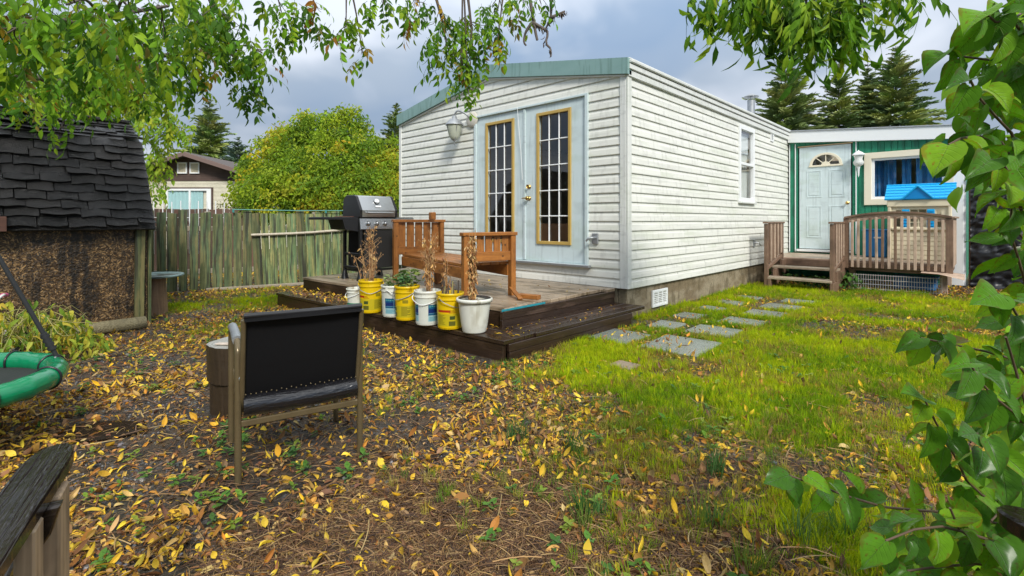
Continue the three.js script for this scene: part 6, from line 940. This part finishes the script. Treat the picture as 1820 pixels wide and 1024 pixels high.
// ---------- lilac in the foreground, leaf by leaf ----------
{
  const T = thing('lilac_shrub', 'lilac shrub with large glossy heart shaped green leaves', 'shrub');
  const heart = (L, W, fold, curl, wave) => {
    const rows = [[0, 0.21, -0.075], [0.07, 0.36, -0.05], [0.2, 0.475, -0.01], [0.36, 0.485, 0], [0.53, 0.42, 0], [0.7, 0.29, 0], [0.86, 0.13, 0], [1, 0.004, 0]], P = [], UV = [], I = [];
    for (const [t, w, b] of rows) for (let k = -2; k <= 2; k++) { const s = k / 2, x = w * W * s, a = curl * t, zz = t + b * Math.abs(s); P.push(x * Math.cos(fold), Math.abs(x) * Math.sin(fold) - L * (1 - Math.cos(a)) / (Math.abs(curl) + 0.3) * Math.sign(curl || 1) + wave * W * Math.sin(t * 7 + k) * Math.abs(s), zz * L * (1 - 0.12 * Math.abs(curl) * t)); UV.push(s * 0.5 + 0.5, t); }
    for (let i = 0; i + 1 < rows.length; i++) for (let k = 0; k < 4; k++) { const q = i * 5 + k; I.push(q, q + 5, q + 1, q + 1, q + 5, q + 6); }
    const g = new THREE.BufferGeometry(); g.setAttribute('position', new THREE.Float32BufferAttribute(P, 3)); g.setAttribute('uv', new THREE.Float32BufferAttribute(UV, 2)); g.setIndex(I); g.computeVertexNormals(); return g;
  };
  const geos = [heart(0.1, 0.082, 0.3, 0.6, 0.05), heart(0.092, 0.077, 0.48, 1.0, 0.07), heart(0.104, 0.08, 0.62, 0.8, 0.06), heart(0.088, 0.07, 0.1, 0.3, 0.06), heart(0.082, 0.062, 0.75, 1.1, 0.05)];
  const vein = tex(128, 128, (u, v) => { const x = Math.abs(u - 0.5) * 2, r = Math.abs(Math.sin((v * 1.0 - x * 0.32) * 22)), k = Math.max(sstep(0.03, 0.0, x), sstep(0.16, 0.0, r) * 0.55 * (1 - x)); const n = 0.88 + 0.24 * fbm(u * 9, v * 9, 2501, 3); const sp = sstep(0.68, 0.74, fbm(u * 7, v * 7, 2531, 3)), ed = sstep(0.86, 1.0, x + 0.3 * fbm(u * 12, v * 12, 2541, 2)) * sstep(0.45, 0.6, fbm(u * 3, v * 3, 2551, 2)); return mix3(mix3([0.70 * n, 0.84 * n, 0.7 * n], [1.0, 1.0, 0.7], k * 0.9), [0.9, 0.34, 0.6], clamp(0.8 * sp + 0.6 * ed)); });
  const bump = tex(128, 128, (u, v) => { const x = Math.abs(u - 0.5) * 2, r = Math.abs(Math.sin((v - x * 0.32) * 22)); return clamp(0.8 - 0.5 * sstep(0.05, 0, x) - 0.35 * sstep(0.3, 0, r) * (1 - x)); }, true);
  const cols = [[0.13, 0.30, 0.006], [0.20, 0.39, 0.008], [0.07, 0.19, 0.008], [0.28, 0.46, 0.01], [0.10, 0.24, 0.012]];
  const mats = cols.map((c, i) => leafM({ color: lin(...c), map: vein, bumpMap: bump, bumpScale: 0.003, transmission: 0.45, clearcoat: [0.1, 0.12, 0.4, 0.1, 0.25][i], clearcoatRoughness: [0.3, 0.3, 0.22, 0.3, 0.28][i] }));
  mats.push(leafM({ color: lin(0.22, 0.17, 0.03), map: vein, bumpMap: bump, bumpScale: 0.0012 }));
  const stemM = M({ color: lin(0.10, 0.065, 0.04), roughness: 0.6 }), root = V(4.35, 0, 3.45), bx = V(0, 0, 0);
  const mains = [[4.35, 3.45], [4.2, 3.6], [4.45, 3.3]].map(([x, z], i) => { const c = new THREE.CatmullRomCurve3([V(x, -0.02, z), V(x - 0.12, 0.6, z - 0.05 + 0.05 * i), V(x - 0.25, 1.2, z - 0.1), V(x - 0.3 + 0.1 * i, 1.75, z - 0.2)]); part('stem', tube(c.points, 0.022, 0.009, 14, 7), mat.bark, T); return c; });
  let count = 0; const lightDir = V(0.35, 0.75, 0.55).normalize();
  const setLeaf = (p, d, n, s) => {
    if (count >= 298) return; const z = d.clone().normalize(), x = V(0, 0, 0).crossVectors(n, z).normalize(), y = V(0, 0, 0).crossVectors(z, x), m = new THREE.Matrix4().makeBasis(x, y, z);
    const o = part('leaf', pick(geos), rnd() < 0.025 ? mats[5] : mats[Math.floor(rnd() * 5)], T, [p.x, p.y, p.z]); o.quaternion.setFromRotationMatrix(m); o.scale.setScalar(s); count++;
  };
  twigs.forEach((l, i) => {
    const pts = l.map(p => V(...p)), c = new THREE.CatmullRomCurve3(pts, false, 'centripetal'), main = mains[i % 3], q = main.getPoint(clamp((pts[0].y - 0.25) / 1.75, 0.03, 1));
    const mid = q.clone().lerp(pts[0], 0.6); mid.y -= 0.03; part('twig', tube([q, mid, ...pts], 0.0065, 0.0022, 22, 6), stemM, T);
    const L = c.getLength(), n = Math.max(4, Math.round(L / 0.05));
    for (let k = 0; k <= n; k++) {
      const u = lerp(0.22, 1, k / n), p = c.getPointAt(u), t = c.getTangentAt(u), sd = V(0, 0, 0).crossVectors(t, V(0, 1, 0)).normalize(), uv2 = V(0, 0, 0).crossVectors(sd, t).normalize(), ph = (k % 2) * 1.57 + rr(-0.35, 0.35);
      for (const s of [-1, 1]) {
        if (k === n && s > 0) { setLeaf(p, t.clone().add(V(0, -0.5, 0)), lightDir.clone().add(V(rr(-0.4, 0.4), 0, rr(-0.4, 0.4))), rr(0.7, 0.95)); continue; }
        const out = sd.clone().multiplyScalar(Math.cos(ph) * s).addScaledVector(uv2, Math.sin(ph) * s), pe = p.clone().addScaledVector(out, 0.016); 
        const d = out.clone().multiplyScalar(0.85).addScaledVector(t, 0.35).add(V(rr(-0.35, 0.35), -rr(0.25, 1.15), rr(-0.35, 0.35)));
        const nn = lightDir.clone().add(V(rr(-0.75, 0.75), rr(-0.5, 0.3), rr(-0.75, 0.75))).addScaledVector(out, 0.25);
        setLeaf(pe, d, nn, rr(0.55, 0.96) * lerp(1.05, 0.8, u));
      }
    }
  });
}
{ // leaves farther back in the lilac
  const T = scene.getObjectByName('lilac_shrub'), own = T.children.filter(o => o.name === 'leaf'), l = [];
  for (const [x, y, z, r] of lilacFill) for (let k = 0; k < 20; k++) l.push([at(x + rr(-r, r), y + rr(-r, r), z + rr(-r, r), rr(0.0, 1.5), rr(0, 6.28), rr(-0.7, 0.7), rr(0.5, 0.85)), jit(pick([[0.16, 0.34, 0.008], [0.22, 0.42, 0.01], [0.10, 0.25, 0.008]]), 0.2)]);
  copies('leaves', own[0].geometry, leafM({ clearcoat: 0.2, clearcoatRoughness: 0.2 }), l, T);
}
// ---------- pile of cut weeds by the shed ----------
{
  const P = thing('weed_pile', 'heap of wilted yellow green cut weeds before the shed', 'weeds', [-2.72, 0, 5.02]), g = leafGeo(0.13, 0.038, 0.4, 1.5, 4), l = [], st = [];
  for (let k = 0; k < 900; k++) { const a = rr(0, 6.28), r = Math.sqrt(rnd()), h = 0.46 * (1 - r * r) + 0.03, x = 0.52 * r * Math.cos(a), z = 0.62 * r * Math.sin(a); l.push([at(x, h * rr(0.35, 1.05), z, rr(-0.2, 1.3), rr(0, 6.28), rr(-0.8, 0.8), rr(0.5, 1.1)), jit(pick([[0.32, 0.38, 0.03], [0.50, 0.50, 0.07], [0.20, 0.32, 0.03], [0.58, 0.48, 0.05], [0.14, 0.24, 0.03]]), 0.2)]); }
  for (let k = 0; k < 60; k++) { const a = rr(0, 6.28), r = rr(0, 0.4), b = rr(0, 6.28), L = rr(0.2, 0.5); st.push(tube([V(r * Math.cos(a), rr(0.05, 0.4), r * Math.sin(a)), V(r * Math.cos(a) + L * 0.5 * Math.cos(b), rr(0.2, 0.46), r * Math.sin(a) + L * 0.5 * Math.sin(b)), V(r * Math.cos(a) + L * Math.cos(b), rr(0.02, 0.3), r * Math.sin(a) + L * Math.sin(b))], 0.004, 0.002, 6, 4)); }
  part('stalks', mergeGeometries(st), M({ color: lin(0.3, 0.27, 0.09), roughness: 0.7 }), P); copies('wilted_leaves', g, M_leaf, l, P);
}
// plants round the porch steps
[[0.28, -4.75, 'leafy green weed against the foundation beside the porch steps', 0.36, 60], [0.85, -4.75, 'low green weeds growing under the porch steps', 0.2, 120], [1.45, -4.55, 'small green weed beside the right hand foot of the porch steps', 0.3, 60]].forEach(([x, z, label, h, n]) => { const t = thing('green_weed', label, 'weed', [x, 0, z]), l = []; const w = n > 100 ? 0.4 : 0.15; for (let k = 0; k < n; k++) l.push([at(rr(-w, w), rr(0.02, h), rr(-0.15, 0.15), rr(-0.2, 0.9), rr(0, 6.28), rr(-0.4, 0.4), rr(0.7, 1.3)), jit(pick([[0.05, 0.14, 0.02], [0.09, 0.2, 0.03]]), 0.2)]); copies('leaves', leafGeo(0.085, 0.05, 0.2, 0.7, 3), M_leaf, l, t); part('stems', mergeGeometries([...Array(8)].map(() => { const a = rr(-w, w); return tube([V(a, 0, 0), V(a + rr(-0.05, 0.05), h, rr(-0.05, 0.05))], 0.003, 0.002, 2, 4); })), M({ color: lin(0.08, 0.14, 0.03), roughness: 0.7 }), t); });

// ---------- ground cover ----------
const cam = camera.position, FX = -0.6884, FZ = -0.7254, RX = 0.7254, RZ = -0.6884;
const yard = (fn, far = 12) => { const s = rr(0.9, far), a = rr(-1, 1) * (s * 1.15 + 0.4); return fn(cam.x + a * RX + s * FX, cam.z + a * RZ + s * FZ, s); };   // thicker nearby
function bladeTuft(n, h, spread, w) {
  const f = []; for (let k = 0; k < n; k++) { const a = rr(0, 6.28), r = rr(0, spread), x = r * Math.cos(a), z = r * Math.sin(a), b = a + rr(-1, 1), hh = h * rr(0.55, 1.1), l = rr(0.15, 0.75) * hh, dx = Math.cos(b), dz = Math.sin(b), ww = w * rr(0.7, 1.2); const p = [[x - dz * ww, 0, z + dx * ww], [x + dz * ww, 0, z - dx * ww], [x + dx * l * 0.35 + dz * ww * 0.8, hh * 0.6, z + dz * l * 0.35 - dx * ww * 0.8], [x + dx * l * 0.35 - dz * ww * 0.8, hh * 0.6, z + dz * l * 0.35 + dx * ww * 0.8], [x + dx * l, hh, z + dz * l]]; f.push([p[0], p[1], p[2], p[3]], [p[3], p[2], p[4]]); } return poly(f);
}
{
  const tufts = [bladeTuft(7, 0.058, 0.024, 0.0018), bladeTuft(8, 0.045, 0.03, 0.0018), bladeTuft(5, 0.08, 0.018, 0.0021)], L = [[], [], []];
  let tries = 0, made = 0;
  while (made < 95000 && tries < 900000) {
    tries++;
    yard((x, z, s) => {
      const g = grassD(x, z); if (rnd() > g || built(x, z) || onStone(x, z, -0.012)) return;
      const n = fbm(x * 3.1, z * 3.1, 2601, 3), dry = sstep(0.48, 0.7, n) * 0.45 + 0.5 * (1 - g), c = rnd() < dry ? pick([[0.42, 0.34, 0.07], [0.36, 0.32, 0.04], [0.28, 0.19, 0.06]]) : pick((fbm(x * 1.3 + 7, z * 1.3, 2631, 3) + rr(-0.12, 0.12) > 0.5 ? [[0.40, 0.50, 0.006], [0.48, 0.54, 0.01], [0.32, 0.43, 0.006]] : [[0.20, 0.33, 0.006], [0.27, 0.40, 0.006], [0.14, 0.26, 0.008]]));
      L[rnd() < 0.25 ? 2 : Math.floor(rnd() * 2)].push([at(x, gh(x, z) - 0.004, z, rr(-0.12, 0.12), rr(0, 6.28), rr(-0.12, 0.12), (0.45 + 0.75 * rnd() ** 1.6) * (0.62 + 0.28 * g) * (1 + 0.05 * s)), jit(c, 0.2)]); made++;
    });
  }
  const gg = new THREE.Group(); gg.name = 'grass'; gg.userData = { kind: 'stuff', label: 'short yellow green lawn grass', category: 'grass' }; scene.add(gg);
  L.forEach((l, i) => copies('grass_blades', tufts[i], M_grass, l, gg)); console.log('grass', made, tries);
  // taller dark green clumps
  const cl = bladeTuft(26, 0.13, 0.05, 0.0022), cl2 = []; for (const [x, z] of [[1.94, 3.63], [1.98, 3.58], [2.32, 3.33], [2.5, 3.5], [2.2, 2.9], [2.62, 3.2], [2.75, 3.05], [2.9, 3.1], [1.3, 3.3], [1.6, 3.2]]) for (let k = 0; k < 3; k++) cl2.push([at(x + rr(-0.05, 0.05), gh(x, z) - 0.004, z + rr(-0.05, 0.05), rr(-0.3, 0.3), rr(0, 6), rr(-0.3, 0.3), rr(0.6, 1)), jit(pick([[0.06, 0.15, 0.03], [0.09, 0.19, 0.05], [0.14, 0.22, 0.03]]), 0.2)]); for (let k = 0; k < 2600 && cl2.length < 620; k++) yard((x, z, s) => { const a = (x - cam.x) * RX + (z - cam.z) * RZ, n = fbm(x * 2.6 + 11, z * 2.6, 2661, 3); if (built(x, z) || onStone(x, z, -0.03) || n < 0.47 || a < -0.3 * s + rr(-0.3, 0.3)) return; cl2.push([at(x, gh(x, z) - 0.004, z, rr(-0.3, 0.3), rr(0, 6), rr(-0.3, 0.3), rr(0.3, 0.62)), jit(pick([[0.20, 0.32, 0.02], [0.30, 0.40, 0.02], [0.13, 0.24, 0.03], [0.38, 0.34, 0.07]]), 0.2)]); }, 5.5); copies('grass_clumps', cl, M_grass, cl2, gg);
}
{ // straw, thatch and needles
  const geo = [0, 1, 2].map(() => { const c = rr(-0.55, 0.55), L = 0.13, f = [], w = 0.0011, pt = t => { const a = c * t; return [L * (Math.abs(c) < 0.05 ? t : Math.sin(a) / c), 0.004 * Math.sin(t * 3.1), L * (Math.abs(c) < 0.05 ? 0 : (1 - Math.cos(a)) / c)]; }; for (let i = 0; i < 5; i++) { const p = pt(i / 5), q = pt((i + 1) / 5); f.push([[p[0], p[1], p[2] - w], [q[0], q[1], q[2] - w], [q[0], q[1] + 0.0012, q[2] + w], [p[0], p[1] + 0.0012, p[2] + w]]); } return poly(f); }), L = [[], [], []];
  let made = 0, tries = 0; while (made < 60000 && tries < 420000) { tries++; yard((x, z, s) => { const d = Math.max(strawD(x, z), 0.07); if (rnd() > d || built(x, z) || onStone(x, z)) return; L[made % 3].push([at(x, gh(x, z) + rr(0.001, 0.014), z, rr(-0.14, 0.14), rr(0, 6.28), rr(-0.16, 0.16), [rr(0.2, 0.85), 1, rr(0.5, 1.3)]), jit(pick([[0.13, 0.065, 0.022], [0.075, 0.034, 0.014], [0.19, 0.105, 0.04], [0.30, 0.19, 0.075], [0.045, 0.022, 0.012]]), 0.25)]); made++; }, 5); }
  for (let k = 0; k < 420; k++) yard((x, z, s) => { if (built(x, z) || onStone(x, z)) return; L[k % 3].push([at(x, gh(x, z) + rr(0.008, 0.025), z, rr(-0.1, 0.1), rr(0, 6.28), rr(-0.12, 0.12), [rr(0.7, 1.5), 1.3, rr(0.9, 1.8)]), jit(pick([[0.42, 0.29, 0.13], [0.30, 0.19, 0.08]]), 0.2)]); }, 4.5);
  const gs = new THREE.Group(); gs.name = 'dead_grass'; gs.userData = { kind: 'stuff', label: 'brown dead grass thatch on the soil', category: 'dead grass' }; scene.add(gs); L.forEach((l, i) => copies('straw', geo[i], M_dry, l, gs)); console.log('straw', made, tries);
}
{ // gravel
  const g = new THREE.IcosahedronGeometry(1, 0), l = []; let tries = 0; g.scale(1, 0.6, 0.8);
  while (l.length < 15000 && tries < 400000) { tries++; yard((x, z, s) => { const n = fbm(x * 1.6 + 20, z * 1.6, 2701, 3); if (s > 7 || rnd() > sstep(0.42, 0.6, n) * (1 - 0.9 * grassD(x, z)) * (1 - 0.8 * clamp(strawD(x, z))) * 1 || built(x, z) || onStone(x, z)) return; const k = rr(0.004, 0.011) * (rnd() < 0.06 ? 1.8 : 1); l.push([at(x, gh(x, z) + k * 0.15, z, rr(-0.4, 0.4), rr(0, 6), rr(-0.4, 0.4), k), jit(pick([[0.05, 0.05, 0.055], [0.09, 0.09, 0.095], [0.14, 0.13, 0.125], [0.035, 0.03, 0.03], [0.09, 0.07, 0.055]]), 0.2)]); }); }
  const o = copies('gravel', g, M({ color: lin(1, 1, 1), roughness: 0.4 }), l, scene); o.userData = { kind: 'stuff', label: 'small dark wet gravel scattered over the soil', category: 'gravel' };
}
{ // fallen leaves: the nearest are parts of the ground, the rest one litter
  const G = [leafGeo(0.08, 0.024, 0.65, 1.3, 5), leafGeo(0.075, 0.02, 1.0, 2.2, 5), leafGeo(0.066, 0.03, 0.3, 0.9, 5), leafGeo(0.09, 0.019, 1.15, 0.9, 5), leafGeo(0.06, 0.028, 0.5, -1.3, 5)];
  const cols = [[0.50, 0.29, 0.015], [0.22, 0.12, 0.05], [0.13, 0.06, 0.03], [0.44, 0.19, 0.015], [0.30, 0.12, 0.018], [0.16, 0.07, 0.025], [0.60, 0.42, 0.025], [0.58, 0.36, 0.02], [0.56, 0.38, 0.02], [0.62, 0.40, 0.02], [0.62, 0.44, 0.04], [0.44, 0.26, 0.06], [0.24, 0.11, 0.035], [0.46, 0.32, 0.12], [0.38, 0.20, 0.03]];
  const near = [], L = G.map(() => []); let made = 0, tries = 0;
  const pal = cols.map(c => M({ color: lin(...c), roughness: 0.5, clearcoat: 0.3, clearcoatRoughness: 0.3 }));
  while (made < 60000 && tries < 500000) { tries++; yard((x, z, s) => { const d = litterD(x, z) * (1 - 0.45 * clamp(strawD(x, z))) + 0.015; if (rnd() > d || built(x, z) || (onStone(x, z) && rnd() > 0.25)) return; near.push([x, z, s]); made++; }); }
  near.sort((a, b) => a[2] - b[2]); let own = 0;
  near.forEach(([x, z, s]) => { const i = Math.floor(rnd() * 5), y = gh(x, z) + (onStone(x, z) ? 0.03 : 0.006) + rr(0, 0.014), rx = rr(-0.45, 0.35), ry = rr(0, 6.28), rz = rr(-0.8, 0.8), k = 0.38 + 0.8 * rnd() ** 1.4; const a = (x - cam.x) * RX + (z - cam.z) * RZ;
    if (own < 280 && s > 1.55 && Math.abs(a) < s * 1.02) { const o = part('fallen_leaf', G[i], pick(pal), ground, [x, y, z]); o.rotation.set(rx, ry, rz, 'YXZ'); o.scale.set(k * rr(0.8, 1.3), k * rr(0.8, 1.5), k * rr(0.75, 1.1)); own++; } else L[i].push([at(x, y, z, rx, ry, rz, [k * rr(0.6, 1.3), k * rr(0.7, 1.6), k * rr(0.55, 1.1)]), jit(pick(cols), 0.3)]); });
  // leaves caught on the deck steps
  for (let k = 0; k < 420; k++) { const x = k < 330 ? rr(-3.85, -2.0) : rr(-1.9, 0.2), z = 2.32 + 0.042 * (0.24 - x) - rr(0.05, 0.37); L[k % 5].push([at(x, 0.186 + rr(0, k < 330 ? 0.035 : 0.006), z, rr(-0.4, 0.4), rr(0, 6.28), rr(-0.6, 0.6), rr(0.5, 1)), jit(pick(cols), 0.25)]); }
  for (let k = 0; k < 46; k++) L[k % 5].push([at(rr(-0.1, 0.2), 0.186, rr(0.15, 2.2), rr(-0.3, 0.3), rr(0, 6.28), rr(-0.5, 0.5), rr(0.4, 0.9)), jit(pick(cols), 0.25)]);
  for (let k = 0; k < 70; k++) L[k % 5].push([at(rr(-3.7, -0.2), 0.351, rr(0.3, 1.9), rr(-0.3, 0.3), rr(0, 6.28), rr(-0.5, 0.5), rr(0.4, 0.9)), jit(pick(cols), 0.25)]);
  const bits = []; let bt = 0; while (bits.length < 36000 && bt < 200000) { bt++; yard((x, z, s) => { const d = 0.25 + 0.75 * litterD(x, z); if (rnd() > d * (1 - 0.75 * grassD(x, z)) || built(x, z) || onStone(x, z)) return; bits.push([at(x, gh(x, z) + rr(0.001, 0.009), z, rr(-0.3, 0.3), rr(0, 6.28), rr(-0.5, 0.5), [rr(0.3, 0.7), rr(0.3, 0.6), rr(0.25, 0.8)]), jit(pick([[0.24, 0.10, 0.03], [0.14, 0.06, 0.025], [0.34, 0.17, 0.04], [0.40, 0.26, 0.09], [0.09, 0.045, 0.025], [0.44, 0.25, 0.03]]), 0.3)]); }); }
  const gl = new THREE.Group(); gl.name = 'leaf_litter'; copies('leaf_fragments', G[2], M_dry, bits, gl); gl.userData = { kind: 'stuff', label: 'yellow and brown fallen leaves covering the yard', category: 'fallen leaves' }; scene.add(gl); L.forEach((l, i) => copies('fallen_leaves', G[i], M_dry, l, gl)); console.log('leaves', made, tries);
}
{ // small weeds in the bare soil
  const g = (() => { const gs = []; for (let k = 0; k < 9; k++) { const q = leafGeo(0.045, 0.024, 0.25, 0.6, 3); q.applyMatrix4(at(rr(-0.012, 0.012), rr(0.004, 0.035), rr(-0.012, 0.012), rr(-0.7, -0.1), rr(0, 6.28), rr(-0.3, 0.3), rr(0.5, 1.1))); gs.push(q); } return mergeGeometries(gs); })(), l = [];
  for (let k = 0; k < 3600; k++) yard((x, z, s) => { const d = fbm(x * 2.1 + 3, z * 2.1, 2801, 3); if (d < 0.46 || built(x, z) || onStone(x, z)) return; l.push([at(x, gh(x, z), z, 0, rr(0, 6.28), 0, rr(0.5, 1.25)), jit(pick([[0.10, 0.24, 0.03], [0.17, 0.30, 0.03], [0.24, 0.32, 0.04], [0.07, 0.17, 0.03]]), 0.2)]); });
  const o = copies('ground_weeds', g, M_leaf, l, scene); o.userData = { kind: 'stuff', label: 'small bright green weeds sprouting between fallen leaves', category: 'weeds' };
  const tw = []; for (let k = 0; k < 260; k++) yard((x, z, s) => { if (built(x, z) || s > 5 || grassD(x, z) > 0.6) return; const a = rr(0, 6.28), L = rr(0.05, 0.28), y = gh(x, z) + 0.01; tw.push(tube([V(x, y, z), V(x + L * 0.5 * Math.cos(a) + rr(-0.02, 0.02), y + rr(0.0, 0.02), z + L * 0.5 * Math.sin(a)), V(x + L * Math.cos(a), y + 0.004, z + L * Math.sin(a))], 0.0035, 0.002, 6, 5)); }); const t = part('twig_litter', mergeGeometries(tw), M({ color: lin(0.16, 0.095, 0.055), roughness: 0.6 }), scene); t.userData = { kind: 'stuff', label: 'thin brown twigs scattered on the soil', category: 'twigs' };
}
renderer.render(scene, camera);
